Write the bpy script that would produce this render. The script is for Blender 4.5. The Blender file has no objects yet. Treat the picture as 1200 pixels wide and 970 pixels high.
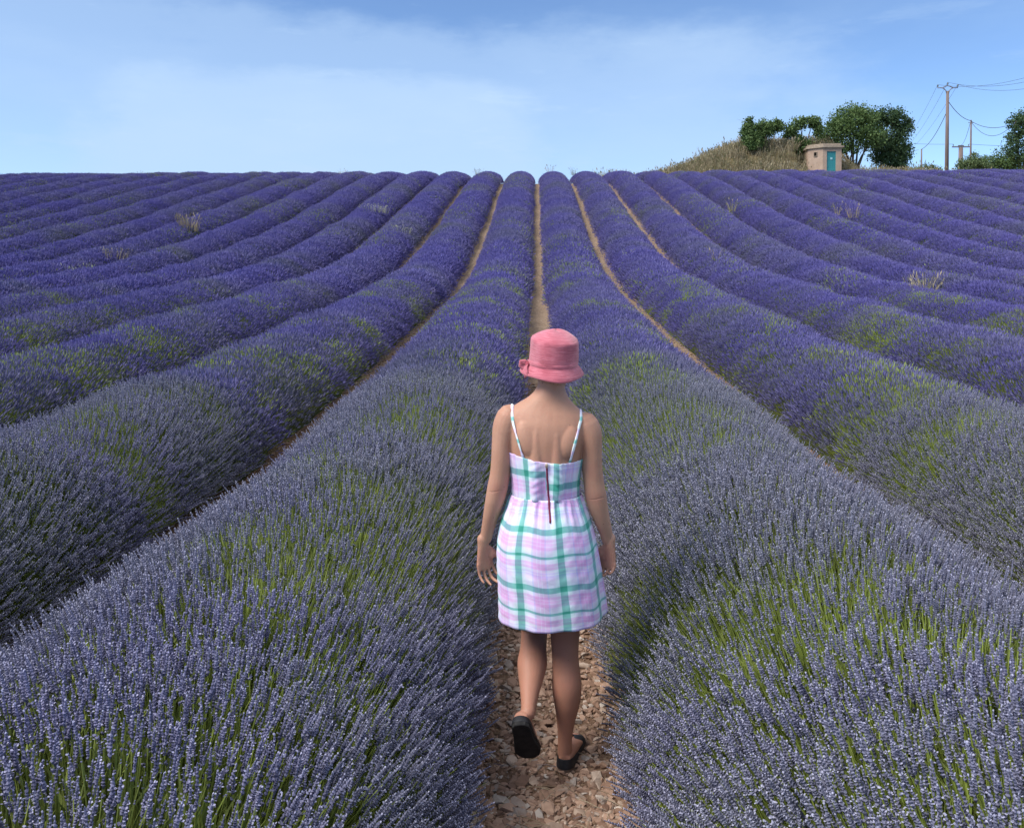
import bpy, bmesh, math, random
import numpy as np
from mathutils import Vector, Matrix, Euler
from mathutils.bvhtree import BVHTree

random.seed(7)
RNG = np.random.default_rng(7)
SC = bpy.context.scene
COL = SC.collection
rad = math.radians

# ------------------------------------------------------------------ camera
CAM_H = 1.85
F_PX = 971.0                                   # focal length in pixels of a 1200 px wide picture
PITCH = rad(1.3)
HORIZON = 330.0                                # where the level horizon would stand in the 970 px high picture
PRINCIPAL = HORIZON + F_PX * math.tan(PITCH)   # the picture is cropped off-centre: a lens shift
YAW = math.atan(28 / F_PX)
cam_d = bpy.data.cameras.new('camera')
cam_d.sensor_width = 36.0
cam_d.lens = 36.0 * F_PX / 1200.0
cam_d.shift_y = -(485 - PRINCIPAL) / 1200.0
cam_d.clip_start = 0.05
cam_d.clip_end = 3000
cam = bpy.data.objects.new('camera', cam_d)
cam.location = (-0.06, 0, CAM_H)
cam.rotation_euler = (math.pi / 2 - PITCH, 0, YAW)
COL.objects.link(cam)
SC.camera = cam

# ------------------------------------------------------------------ sky, sun, exposure
SUN_ELEV, SUN_AZ = rad(50), rad(242)           # azimuth clockwise from +Y: behind the camera, to its left
world = bpy.data.worlds.new('World')
SC.world = world
world.use_nodes = True
wn, wl = world.node_tree.nodes, world.node_tree.links
wn.clear()
w_out = wn.new('ShaderNodeOutputWorld')
w_bg = wn.new('ShaderNodeBackground')
w_sky = wn.new('ShaderNodeTexSky')
w_sky.sky_type = 'NISHITA'
w_sky.sun_disc = False
w_sky.sun_elevation = SUN_ELEV
w_sky.sun_rotation = SUN_AZ
w_sky.altitude = 1200
w_sky.air_density = 0.85
w_sky.dust_density = 0.1
w_sky.ozone_density = 4.0
w_bg.inputs['Strength'].default_value = 0.102
# thin high cloud: soft veils drifting in the blue
w_tc = wn.new('ShaderNodeTexCoord')
def w_math(op, a, b=None, c=None, clamp=False):
    n = wn.new('ShaderNodeMath'); n.operation = op; n.use_clamp = clamp
    for i, v in enumerate((a, b, c)):
        if v is None: continue
        if isinstance(v, (int, float)): n.inputs[i].default_value = v
        else: wl.new(v, n.inputs[i])
    return n.outputs[0]
def w_noise(scale_vec, scale, detail, rough, loc=(0, 0, 0)):
    m = wn.new('ShaderNodeMapping'); m.inputs['Scale'].default_value = scale_vec; m.inputs['Location'].default_value = loc
    wl.new(w_tc.outputs['Generated'], m.inputs['Vector'])
    n = wn.new('ShaderNodeTexNoise'); n.inputs['Scale'].default_value = scale
    n.inputs['Detail'].default_value = detail; n.inputs['Roughness'].default_value = rough
    wl.new(m.outputs[0], n.inputs['Vector'])
    return n.outputs['Fac']
def w_smooth(v, lo, hi):
    n = wn.new('ShaderNodeMapRange'); n.interpolation_type = 'SMOOTHSTEP'
    n.inputs['From Min'].default_value = lo; n.inputs['From Max'].default_value = hi
    wl.new(v, n.inputs['Value']); return n.outputs[0]
w_sep = wn.new('ShaderNodeSeparateXYZ'); wl.new(w_tc.outputs['Generated'], w_sep.inputs[0])
az = w_math('ARCTAN2', w_sep.outputs['X'], w_sep.outputs['Y'])       # radians right of +Y
el = w_math('ARCSINE', w_sep.outputs['Z'])
warp = w_math('SUBTRACT', w_noise((1, 1, 2.2), 5.0, 5, 0.6), 0.5)
warp2 = w_math('SUBTRACT', w_noise((1, 1, 2.6), 13.0, 5, 0.6, (3, 1, 2)), 0.5)
def cloud_bank(az0, el0, ra, re, wa, soft):
    """soft veil around a direction, its edge torn by noise"""
    a = w_math('POWER', w_math('ABSOLUTE', w_math('DIVIDE', w_math('SUBTRACT', az, az0), ra)), 5.0)
    e = w_math('POWER', w_math('ABSOLUTE', w_math('DIVIDE', w_math('SUBTRACT', el, el0), re)), 5.0)
    d = w_math('ADD', a, e)
    d = w_math('ADD', d, w_math('MULTIPLY', warp, wa))
    d = w_math('ADD', d, w_math('MULTIPLY', warp2, wa * 0.55))
    n = wn.new('ShaderNodeMapRange'); n.interpolation_type = 'SMOOTHSTEP'
    n.inputs['From Min'].default_value = 1.0 + soft; n.inputs['From Max'].default_value = 1.0 - soft
    wl.new(d, n.inputs['Value'])
    return n.outputs[0]
veil = w_math('MULTIPLY', w_smooth(w_noise((1, 1, 3.0), 2.3, 6, 0.55, (0.4, 2.1, 0)), 0.42, 0.72), 0.20)
bank1 = w_math('MULTIPLY', cloud_bank(-0.24, 0.15, 0.60, 0.150, 2.6, 0.75), 0.46)
bank2 = w_math('MULTIPLY', cloud_bank(-0.25, 0.12, 0.25, 0.115, 2.4, 0.60), 0.34)
streak = w_math('MULTIPLY', w_smooth(w_noise((1, 1, 5.0), 7.0, 6, 0.62, (1.3, 0.2, 4)), 0.56, 0.72), 0.16)
cl = w_math('ADD', w_math('ADD', bank1, bank2), w_math('ADD', veil, streak), clamp=True)
w_mix = wn.new('ShaderNodeMix'); w_mix.data_type = 'RGBA'
wl.new(cl, w_mix.inputs['Factor'])
w_gam = wn.new('ShaderNodeHueSaturation'); w_gam.inputs['Saturation'].default_value = 1.02
wl.new(w_sky.outputs[0], w_gam.inputs['Color'])
wl.new(w_gam.outputs[0], w_mix.inputs['A'])
w_mix.inputs['B'].default_value = (2.75, 3.75, 5.15, 1)
# broken white cloud overhead, implied by soft sun; unseen, brightened to lift ambient light
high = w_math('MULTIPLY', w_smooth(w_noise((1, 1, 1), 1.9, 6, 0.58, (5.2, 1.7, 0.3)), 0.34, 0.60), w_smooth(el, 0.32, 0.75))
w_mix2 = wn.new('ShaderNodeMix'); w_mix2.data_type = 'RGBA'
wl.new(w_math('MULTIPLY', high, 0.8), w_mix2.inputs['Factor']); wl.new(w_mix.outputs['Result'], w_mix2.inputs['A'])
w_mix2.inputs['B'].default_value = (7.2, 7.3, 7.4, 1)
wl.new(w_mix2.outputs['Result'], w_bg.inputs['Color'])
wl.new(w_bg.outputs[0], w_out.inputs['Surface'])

sun_d = bpy.data.lights.new('sun', 'SUN')
sun_d.energy = 2.1
sun_d.angle = rad(28)
sun_d.color = (1.0, 0.95, 0.88)
sun = bpy.data.objects.new('sun', sun_d)
sun_dir = Vector((math.sin(SUN_AZ) * math.cos(SUN_ELEV), math.cos(SUN_AZ) * math.cos(SUN_ELEV), math.sin(SUN_ELEV)))
sun.rotation_euler = sun_dir.to_track_quat('Z', 'Y').to_euler()
sun.location = sun_dir * 60
COL.objects.link(sun)

SC.view_settings.view_transform = 'Standard'
SC.view_settings.look = 'None'
SC.view_settings.exposure = 0.98
SC.view_settings.gamma = 1.0
SC.view_settings.use_curve_mapping = False
SC.render.engine = 'CYCLES'
SC.cycles.max_bounces = 4
SC.cycles.diffuse_bounces = 2
SC.cycles.transparent_max_bounces = 8

# ------------------------------------------------------------------ helpers
def at(px, py, Y):
    """a point of the place, Y metres ahead, that stands at this spot of the 1200 x 970 photograph"""
    fw = Vector((-math.sin(YAW) * math.cos(PITCH), math.cos(YAW) * math.cos(PITCH), -math.sin(PITCH)))
    rt = Vector((math.cos(YAW), math.sin(YAW), 0)); up = rt.cross(fw)
    d = fw + rt * ((px - 600) / F_PX) + up * ((PRINCIPAL - py) / F_PX)
    return Vector(cam.location) + d * (Y / d.y)

def tag(o, label=None, cat=None, group=None, kind=None):
    if label: o['label'] = label
    if cat: o['category'] = cat
    if group: o['group'] = group
    if kind: o['kind'] = kind
    return o
def link(o, parent=None):
    COL.objects.link(o)
    if parent: o.parent = parent
    return o
def empty(name, loc=(0, 0, 0), parent=None):
    o = bpy.data.objects.new(name, None); o.empty_display_size = 0.2; o.location = loc
    return link(o, parent)
def mesh_obj(name, verts, faces, mat=None, parent=None, smooth=False, loc=None):
    me = bpy.data.meshes.new(name)
    me.from_pydata([tuple(v) for v in verts], [], [tuple(f) for f in faces])
    me.update()
    if mat:
        for m in (mat if isinstance(mat, (list, tuple)) else [mat]): me.materials.append(m)
    if smooth: me.shade_smooth()
    o = bpy.data.objects.new(name, me)
    if loc is not None: o.location = loc
    return link(o, parent)
def bm_obj(name, bm, mat=None, parent=None, smooth=False, loc=None):
    me = bpy.data.meshes.new(name); bm.to_mesh(me); bm.free()
    if mat:
        for m in (mat if isinstance(mat, (list, tuple)) else [mat]): me.materials.append(m)
    if smooth: me.shade_smooth()
    o = bpy.data.objects.new(name, me)
    if loc is not None: o.location = loc
    return link(o, parent)
def add_box(bm, lo, hi, mat=0, bevel=0.0):
    r = bmesh.ops.create_cube(bm, size=1)
    vs = r['verts']
    for v in vs:
        v.co = Vector([lo[i] + (v.co[i] + .5) * (hi[i] - lo[i]) for i in range(3)])
    if bevel:
        es = list({e for v in vs for e in v.link_edges})
        bmesh.ops.bevel(bm, geom=es, offset=bevel, segments=2, affect='EDGES')
def tube(pts, radii, n=8, cap=True):
    """verts and faces of a tapered tube along a line of points"""
    V, Fc = [], []
    pts = [Vector(p) for p in pts]
    ref = Vector((0.13, 0.31, 0.94))
    for i, p in enumerate(pts):
        d = (pts[min(i + 1, len(pts) - 1)] - pts[max(i - 1, 0)]).normalized()
        a = d.cross(ref)
        if a.length < 1e-3: a = d.cross(Vector((1, 0, 0)))
        a.normalize(); b = d.cross(a)
        for k in range(n):
            t = 2 * math.pi * k / n
            V.append(p + (a * math.cos(t) + b * math.sin(t)) * radii[i])
    for i in range(len(pts) - 1):
        for k in range(n):
            Fc.append((i * n + k, i * n + (k + 1) % n, (i + 1) * n + (k + 1) % n, (i + 1) * n + k))
    if cap:
        Fc.append(tuple(range(n))[::-1]); Fc.append(tuple(range((len(pts) - 1) * n, len(pts) * n)))
    return V, Fc
def merge(parts):
    V, Fc = [], []
    for v, f in parts:
        o = len(V); V += list(v); Fc += [tuple(i + o for i in q) for q in f]
    return V, Fc

# value noise on arrays
_H = RNG.random(65536)
def _hash(i, j): return _H[((i * 7919 + j * 104729 + i * j * 31) & 65535)]
def vnoise(x, y):
    x = np.asarray(x, float); y = np.asarray(y, float)
    i = np.floor(x).astype(np.int64); j = np.floor(y).astype(np.int64)
    u = x - i; v = y - j
    u = u * u * (3 - 2 * u); v = v * v * (3 - 2 * v)
    return ((_hash(i, j) * (1 - u) + _hash(i + 1, j) * u) * (1 - v) + (_hash(i, j + 1) * (1 - u) + _hash(i + 1, j + 1) * u) * v)
def fbm(x, y, o=3):
    s = 0; a = .5; t = 0
    for k in range(o):
        s = s + a * vnoise(x * 2 ** k + 17.3 * k, y * 2 ** k - 9.1 * k); t += a; a *= .5
    return s / t

# node material helper
class Mat:
    def __init__(s, name, rough=0.8, spec=0.3):
        s.m = bpy.data.materials.new(name); s.m.use_nodes = True
        s.n, s.l = s.m.node_tree.nodes, s.m.node_tree.links
        s.b = s.n['Principled BSDF']
        s.b.inputs['Roughness'].default_value = rough
        s.b.inputs['Specular IOR Level'].default_value = spec
    def put(s, sock, v):
        if isinstance(v, (int, float)): sock.default_value = v
        elif isinstance(v, (tuple, list)): sock.default_value = tuple(v) + ((1,) if len(v) == 3 and sock.type == 'RGBA' else ())
        else: s.l.new(v, sock)
    def node(s, t, **k):
        n = s.n.new(t)
        for a, v in k.items(): setattr(n, a, v)
        return n
    def math(s, op, a, b=None, c=None, clamp=False):
        n = s.node('ShaderNodeMath', operation=op, use_clamp=clamp)
        for i, v in enumerate((a, b, c)):
            if v is not None: s.put(n.inputs[i], v)
        return n.outputs[0]
    def noise(s, scale, detail=3, rough=.55, vec=None, svec=None, coord='Object'):
        n = s.node('ShaderNodeTexNoise'); n.inputs['Scale'].default_value = scale
        n.inputs['Detail'].default_value = detail; n.inputs['Roughness'].default_value = rough
        if vec is None:
            vec = s.node('ShaderNodeNewGeometry').outputs['Position'] if coord == 'World' else s.node('ShaderNodeTexCoord').outputs[coord]
        if svec:
            m = s.node('ShaderNodeMapping'); m.inputs['Scale'].default_value = svec; s.l.new(vec, m.inputs[0]); vec = m.outputs[0]
        s.l.new(vec, n.inputs['Vector']); return n.outputs['Fac']
    def ramp(s, fac, stops, interp='LINEAR'):
        r = s.node('ShaderNodeValToRGB'); r.color_ramp.interpolation = interp
        e = r.color_ramp.elements
        while len(e) < len(stops): e.new(0.5)
        for i, (p, c) in enumerate(stops):
            e[i].position = p; e[i].color = tuple(c) + (1,) if len(c) == 3 else c
        s.put(r.inputs[0], fac); return r.outputs[0]
    def mix(s, f, a, b, mode='MIX'):
        n = s.node('ShaderNodeMix', data_type='RGBA', blend_type=mode)
        s.put(n.inputs['Factor'], f); s.put(n.inputs['A'], a); s.put(n.inputs['B'], b); return n.outputs['Result']
    def smooth(s, v, lo, hi):
        n = s.node('ShaderNodeMapRange', interpolation_type='SMOOTHSTEP')
        n.inputs['From Min'].default_value = lo; n.inputs['From Max'].default_value = hi
        s.put(n.inputs['Value'], v); return n.outputs[0]
    def color(s, v): s.put(s.b.inputs['Base Color'], v); return s
    def bump(s, h, strength=.4, dist=.01):
        n = s.node('ShaderNodeBump'); n.inputs['Strength'].default_value = strength; n.inputs['Distance'].default_value = dist
        s.put(n.inputs['Height'], h); s.l.new(n.outputs[0], s.b.inputs['Normal']); return s
    def rnd(s):
        """one random number for each thing or loose piece"""
        a = s.node('ShaderNodeObjectInfo').outputs['Random']; b = s.node('ShaderNodeNewGeometry').outputs['Random Per Island']
        return s.math('FRACT', s.math('ADD', a, b))

# ------------------------------------------------------------------ the lie of the land
PROF = [(-60, 0), (-20, 0), (6, 0), (11, .28), (17, .78), (22.3, 1.22), (27.2, 1.88), (29.8, 2.45), (36.6, 3.9), (46, 6.2), (52, 7.6), (55.8, 8.38),
        (59, 8.82), (62, 9.12), (66, 9.45), (72, 10.0), (82, 10.9), (100, 12.6), (130, 14.2), (200, 15), (600, 15)]
_gy = np.arange(-60, 600, .25)
_gz = np.interp(_gy, [p[0] for p in PROF], [p[1] for p in PROF])
_k = np.exp(-.5 * (np.arange(-28, 29) / 9.0) ** 2); _k /= _k.sum()
_gz = np.convolve(np.pad(_gz, 28, mode='edge'), _k, mode='valid')
def g(y): return np.interp(y, _gy, _gz)
def gf(y): return float(g(y))
S = 2.3                                        # spacing of the rows
def hit(px, py, hgt):
    """the spot of the field that stands at this place of the photograph, hgt above the soil"""
    for Y in np.arange(3, 75, .05):
        p = at(px, py, float(Y))
        if p.z <= gf(Y) + hgt: return p
    return p
# ------------------------------------------------------------------ ground
m_soil = Mat('soil', .95, .15)
v1 = m_soil.noise(.6, 4, .6, coord='World'); v2 = m_soil.noise(9, 5, .65, coord='World'); v3 = m_soil.noise(60, 3, .6, coord='World')
sy_ = m_soil.node('ShaderNodeSeparateXYZ'); m_soil.l.new(m_soil.node('ShaderNodeNewGeometry').outputs['Position'], sy_.inputs[0])
c = m_soil.ramp(v1, [(.3, (.15, .088, .056)), (.7, (.21, .128, .082))])
c = m_soil.mix(m_soil.math('MULTIPLY', v2, .6), c, (.09, .052, .034))
# too far off to tell the stones from the soil
c = m_soil.mix(m_soil.smooth(sy_.outputs['Y'], 8.0, 15.0), c, m_soil.ramp(m_soil.noise(17, 5, .7, coord='World'), [(.36, (.17, .115, .078)), (.5, (.29, .205, .145)), (.66, (.42, .32, .24))]))
c = m_soil.mix(m_soil.math('MULTIPLY', m_soil.smooth(v3, .5, .7), .5), c, (.42, .30, .20))
m_soil.color(c).bump(m_soil.math('ADD', v2, m_soil.math('MULTIPLY', v3, .4)), .9, .03)

def ground_z(x, y):
    x = np.asarray(x, float); y = np.asarray(y, float)
    inside = (np.abs(x) < 45) & (y < 63)
    ridge = .035 * (1 - np.cos(2 * np.pi * x / S)) * .5
    return g(y) + np.where(inside, ridge, 0) + .03 * (fbm(x * .9 + 40, y * .9 + 40) - .5)
xs = np.unique(np.concatenate([np.arange(-6, 6.01, .15), np.arange(-46, 46.1, 1.15 / 2), np.linspace(-900, -46, 12), np.linspace(46, 900, 12)]))
ys = np.unique(np.concatenate([np.arange(-8, 12, .2), np.arange(12, 70, .8), np.linspace(70, 200, 40), np.linspace(200, 1500, 10), np.linspace(-120, -8, 8)]))
GX, GY = np.meshgrid(xs, ys)
GZ = ground_z(GX, GY)
nx, ny = len(xs), len(ys)
V = np.stack([GX.ravel(), GY.ravel(), GZ.ravel()], 1)
idx = np.arange(nx * ny).reshape(ny, nx)
Fq = np.stack([idx[:-1, :-1].ravel(), idx[:-1, 1:].ravel(), idx[1:, 1:].ravel(), idx[1:, :-1].ravel()], 1)
ground = mesh_obj('ground', V.tolist(), Fq.tolist(), m_soil.m, smooth=True)
tag(ground, 'stony reddish brown soil of the lavender field', kind='structure')

# stones lying in the furrows
m_stone = Mat('stone', .9, .25)
r_ = m_stone.rnd()
sc_ = m_stone.ramp(r_, [(0, (.15, .085, .060)), (.22, (.30, .185, .130)), (.5, (.41, .27, .195)), (.7, (.23, .14, .098)), (.86, (.50, .385, .30)), (.95, (.26, .215, .19)), (1, (.62, .54, .46))])
n_ = m_stone.noise(28, 5, .65, coord='World')
sc_ = m_stone.mix(m_stone.math('MULTIPLY', m_stone.smooth(n_, .4, .72), .55), sc_, (.22, .135, .09))
m_stone.color(sc_).bump(n_, .35, .006)
def stone_mesh(seed, npt=16):
    r = np.random.default_rng(seed)
    bm = bmesh.new()
    p = r.normal(size=(npt, 3)); p /= np.linalg.norm(p, axis=1)[:, None]
    p *= r.uniform(.8, 1.1, (npt, 1)); p *= np.array([1, r.uniform(.5, .9), r.uniform(.28, .55)]) * .5
    for q in p: bm.verts.new(q)
    h = bmesh.ops.convex_hull(bm, input=bm.verts)
    bmesh.ops.delete(bm, geom=list({e for e in h['geom_interior'] if isinstance(e, bmesh.types.BMVert)}), context='VERTS')
    return bm
STONES = []
for s in range(10):
    bm = stone_mesh(100 + s)
    bmesh.ops.bevel(bm, geom=list(bm.edges), offset=.035, segments=1, affect='EDGES') if s < 0 else None
    me = bpy.data.meshes.new('stone'); bm.to_mesh(me); bm.free(); me.materials.append(m_stone.m)
    STONES.append(me)
def path_half(y): return .30 + .05 * np.sin(y * 2.1) + .02 * np.sin(y * 5.3)
cand = []
N = 15000
sy = 2.6 + (12 - 2.6) * RNG.random(N) ** 2.3
sx = (RNG.random(N) * 2 - 1) * .46
ss = np.clip(RNG.lognormal(math.log(.026), .45, N), .012, .075)
for x, y, s in zip(sx, sy, ss): cand.append((x, y, s))
for k in (-1, 1):                               # the furrows on both sides
    n = 2600
    fy = 3 + 17 * RNG.random(n) ** 1.2; fx = k * S + (RNG.random(n) * 2 - 1) * .45
    fs = np.clip(RNG.lognormal(math.log(.032), .4, n), .015, .10)
    cand += list(zip(fx, fy, fs))
cand.sort(key=lambda t: -(t[2] / math.hypot(t[0], t[1])) if abs(t[0]) < .40 and t[1] > 2.5 else 0)
sv, sf = [], []
for i, (x, y, s) in enumerate(cand):
    me = STONES[i % 10]
    z = float(ground_z(x, y)) + s * random.uniform(.02, .16)
    rot = Euler((random.gauss(0, .16), random.gauss(0, .16), random.uniform(0, 6.28)))
    if i < 290:
        o = bpy.data.objects.new('stone', me); o.location = (x, y, z); o.rotation_euler = rot; o.scale = (s * 1.15,) * 3
        link(o, ground)
    else:
        M = Matrix.LocRotScale(Vector((x, y, z)), rot, Vector((s * 1.15,) * 3)); b = len(sv)
        sv += [M @ v.co for v in me.vertices]; sf += [tuple(b + q for q in p.vertices) for p in me.polygons]
st = mesh_obj('gravel', sv, sf, m_stone.m, ground); tag(st, 'loose tan and reddish stones covering the furrow soil', kind='stuff')

# dead stems dropped on the path
dv = []
for i in range(420):
    x, y = random.uniform(-.42, .42), 2.7 + 5 * random.random() ** 1.6; a = random.uniform(0, 6.28); L = random.uniform(.03, .13); z = float(ground_z(x, y)) + random.uniform(.012, .03)
    d = Vector((math.cos(a) * L, math.sin(a) * L, random.uniform(-.008, .008))); p = Vector((x, y, z))
    dv.append(tube([p, p + d * .5 + Vector((0, 0, .004)), p + d], [.0013, .0013, .0009], 4))
m_litter = Mat('dry_stem_litter', .9, .1); m_litter.color(m_litter.ramp(m_litter.node('ShaderNodeNewGeometry').outputs['Random Per Island'], [(0, (.13, .09, .06)), (.5, (.28, .21, .14)), (.8, (.36, .30, .20)), (1, (.12, .10, .14))]))
V, Fc = merge(dv); tag(mesh_obj('stem_litter', V, Fc, m_litter.m, ground), 'dead stem bits scattered over the path stones', kind='stuff')

# ------------------------------------------------------------------ lavender
m_stem = Mat('lavender_stem', .7, .3)
g1 = m_stem.noise(.55, 3, .6, coord='World')
rr = m_stem.node('ShaderNodeObjectInfo').outputs['Random']
c = m_stem.ramp(rr, [(0, (.11, .14, .040)), (.5, (.19, .235, .058)), (1, (.29, .335, .085))])
c = m_stem.mix(m_stem.smooth(g1, .42, .66), c, (.27, .34, .06))
m_stem.color(c)
m_leaf = Mat('lavender_leaf', .75, .25)
rr = m_leaf.node('ShaderNodeObjectInfo').outputs['Random']
m_leaf.color(m_leaf.ramp(rr, [(0, (.11, .14, .038)), (.6, (.20, .245, .058)), (1, (.28, .33, .075))]))

def flower_mat(name, dark, mid, light, dull, vivid):
    """flowers: calyces faded to grey in the foot of the field, a fresher violet up the slope, each plant its own shade"""
    m = Mat(name, .75, .2)
    pos = m.node('ShaderNodeNewGeometry').outputs['Position']
    r = m.math('FRACT', m.math('ADD', m.node('ShaderNodeObjectInfo').outputs['Random'], m.node('ShaderNodeNewGeometry').outputs['Random Per Island']))
    big = m.noise(1.0, 3, .55, vec=pos, svec=(.10, .20, 0))            # stretches of the field riper than others
    plant = m.noise(1.0, 2, .5, vec=pos, svec=(.55, .9, 0))            # single plants
    sy_ = m.node('ShaderNodeSeparateXYZ'); m.l.new(pos, sy_.inputs[0])
    fresh = m.smooth(sy_.outputs['Y'], 3.0, 16.0)
    c = m.ramp(r, [(0, dark), (.5, mid), (1, light)])
    f = m.math('ADD', m.math('ADD', m.math('MULTIPLY', big, .62), m.math('MULTIPLY', plant, .38)), m.math('MULTIPLY', fresh, -.19))
    c = m.mix(m.math('MULTIPLY', m.smooth(f, .30, .52), .85), c, dull)
    c = m.mix(m.math('MULTIPLY', m.smooth(f, .36, .22), .55), c, vivid)
    m.color(c)
    return m
m_spike = flower_mat('lavender_spike', (.085, .076, .185), (.138, .128, .275), (.215, .205, .375), (.170, .174, .208), (.105, .088, .29))
m_petal = flower_mat('lavender_petal', (.23, .21, .40), (.32, .30, .50), (.44, .43, .62), (.38, .38, .46), (.24, .20, .48))
m_far = flower_mat('lavender_far_spike', (.088, .078, .220), (.134, .120, .305), (.20, .185, .39), (.142, .146, .190), (.105, .090, .33))

def spike_variant(seed, L, bare=False):
    """one stem with its flower spike, from z = 0 to z = L; materials 0 stem, 1 spike, 2 petal"""
    r = random.Random(seed)
    V, Fc, Mi = [], [], []
    bx, by = r.uniform(-.03, .03), r.uniform(-.03, .03)
    def axis(t): return Vector((bx * t * t, by * t * t, L * t))
    sp = r.uniform(.040, .064) if not bare else .012
    v, f = tube([axis(t) for t in (0, .35, .7, 1 - sp * .4 / L)], [.0026, .0024, .0021, .0014] if bare else [.0017, .0015, .0013, .001], 3, False)
    V += v; Fc += f; Mi += [0] * len(f)
    t0 = 1 - sp / L
    whorls = [t0 + (1 - t0) * k / 7 for k in range(8)]
    if r.random() < .5 and not bare: whorls = [t0 - .022 / L] + whorls
    if bare: whorls = [t0 + (1 - t0) * .4, 1]
    nk = 5
    for wi, t in enumerate(whorls):
        p = axis(t); u = max(0, (t - t0) / (1 - t0))
        rad_ = (.0049 if not bare else .003) * (1 - .5 * u ** 2) * r.uniform(.9, 1.1)
        h = sp / 7 * 1.25 if not bare else .004
        b = len(V); a0 = r.uniform(0, 6.28)
        V.append(p + Vector((0, 0, -h * .55)))
        for k in range(nk):
            a = a0 + 2 * math.pi * k / nk; q = rad_ * r.uniform(.8, 1.15)
            V.append(p + Vector((math.cos(a) * q, math.sin(a) * q, h * r.uniform(.3, .9))))
        V.append(p + Vector((0, 0, h * 1.0)))
        for k in range(nk):
            k2 = (k + 1) % nk
            Fc += [(b, b + 1 + k2, b + 1 + k), (b + 1 + k, b + 1 + k2, b + nk + 1)]; Mi += [1, 2 if wi == len(whorls) - 1 and not bare else 1]
        if not bare:
            for q in range(r.choice((0, 0, 1, 1))):
                a = r.uniform(0, 6.28); d = Vector((math.cos(a), math.sin(a), .35)); e = Vector((-math.sin(a), math.cos(a), 0))
                c0 = p + d * rad_ * .9; b = len(V); w = r.uniform(.0022, .0034)
                V += [c0, c0 + d * w * 1.3 + e * w, c0 + d * w * 2.1, c0 + d * w * 1.3 - e * w]
                Fc += [(b, b + 1, b + 2), (b, b + 2, b + 3)]; Mi += [2, 2]
    return V, Fc, Mi
def leaf_variant(seed):
    r = random.Random(seed); V, Fc, Mi = [], [], []
    for k in range(12):
        a = r.uniform(0, 6.28); t = r.uniform(.05, .75); L = r.uniform(.07, .17)
        d = Vector((math.cos(a) * math.sin(t), math.sin(a) * math.sin(t), math.cos(t))); e = d.cross(Vector((0.2, .1, 1))).normalized() * r.uniform(.002, .0035)
        p = Vector((r.uniform(-.03, .03), r.uniform(-.03, .03), 0)); b = len(V)
        V += [p - e * .6, p + e * .6, p + d * L * .6 + e, p + d * L * .6 - e, p + d * L]
        Fc += [(b, b + 1, b + 2, b + 3), (b + 3, b + 2, b + 4)]; Mi += [3, 3]
    return V, Fc, Mi
def tuft_variant(seed, n, R, rad_, Ls, stems=True, bare=0.0):
    """a handful of spikes that stand together, for the middle distance and beyond"""
    r = random.Random(seed); V, Fc, Mi = [], [], []
    for k in range(n):
        a = r.uniform(0, 6.28); q = R * math.sqrt(r.random()); p0 = Vector((math.cos(a) * q, math.sin(a) * q, 0))
        d = Vector((p0.x * 1.3 + r.gauss(0, .16), p0.y * 1.3 + r.gauss(0, .16), 1)).normalized()
        L = r.uniform(.24, .33); sl = r.uniform(*Ls); tip = p0 + d * L; bs = tip - d * sl
        x = d.cross(Vector((.3, .9, .1))).normalized(); y = d.cross(x); b = len(V); w = rad_ * r.uniform(.8, 1.25)
        mid = bs + d * sl * .38
        V.append(bs)
        for j in range(3):
            an = 2.094 * j + a; V.append(mid + (x * math.cos(an) + y * math.sin(an)) * w)
        V.append(tip)
        for j in range(3):
            j2 = (j + 1) % 3
            Fc += [(b, b + 1 + j2, b + 1 + j), (b + 1 + j, b + 1 + j2, b + 4)]; Mi += [0, 0] if k < n * bare else [4, 4]
        if stems:
            b = len(V); w = x * rad_ * .32
            V += [p0 - w, p0 + w, bs + d * .01]; Fc += [(b, b + 1, b + 2)]; Mi += [0]
    return V, Fc, Mi
SRC = bpy.data.collections.new('lavender_stems')
LAV = [m_stem.m, m_spike.m, m_petal.m, m_leaf.m, m_far.m]
def src(i, kind, data):
    V, Fc, Mi = data
    me = bpy.data.meshes.new(kind); me.from_pydata([tuple(v) for v in V], [], Fc)
    for m in LAV: me.materials.append(m)
    me.polygons.foreach_set('material_index', Mi); me.update()
    SRC.objects.link(bpy.data.objects.new('%02d_%s' % (i, kind), me))
NV = 10
for i in range(NV): src(i, 'flower_stem', spike_variant(i, .27 + .012 * (i % 4)))
for i in range(10, 13): src(i, 'bare_stem', spike_variant(i, .25, True))
for i in range(13, 16): src(i, 'leaf_tuft', leaf_variant(i))
for i in range(16, 21): src(i, 'stem_tuft', tuft_variant(i, 18, .085, .0056, (.042, .066)))
for i in range(21, 26): src(i, 'far_tuft', tuft_variant(i, 18, .15, .0105, (.065, .10), False))

for i in range(26, 29): src(i, 'green_tuft', tuft_variant(i, 16, .085, .0048, (.042, .066), True, .62))
for i in range(29, 32): src(i, 'far_green_tuft', tuft_variant(i, 18, .15, .0095, (.065, .10), False, .40))

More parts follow.
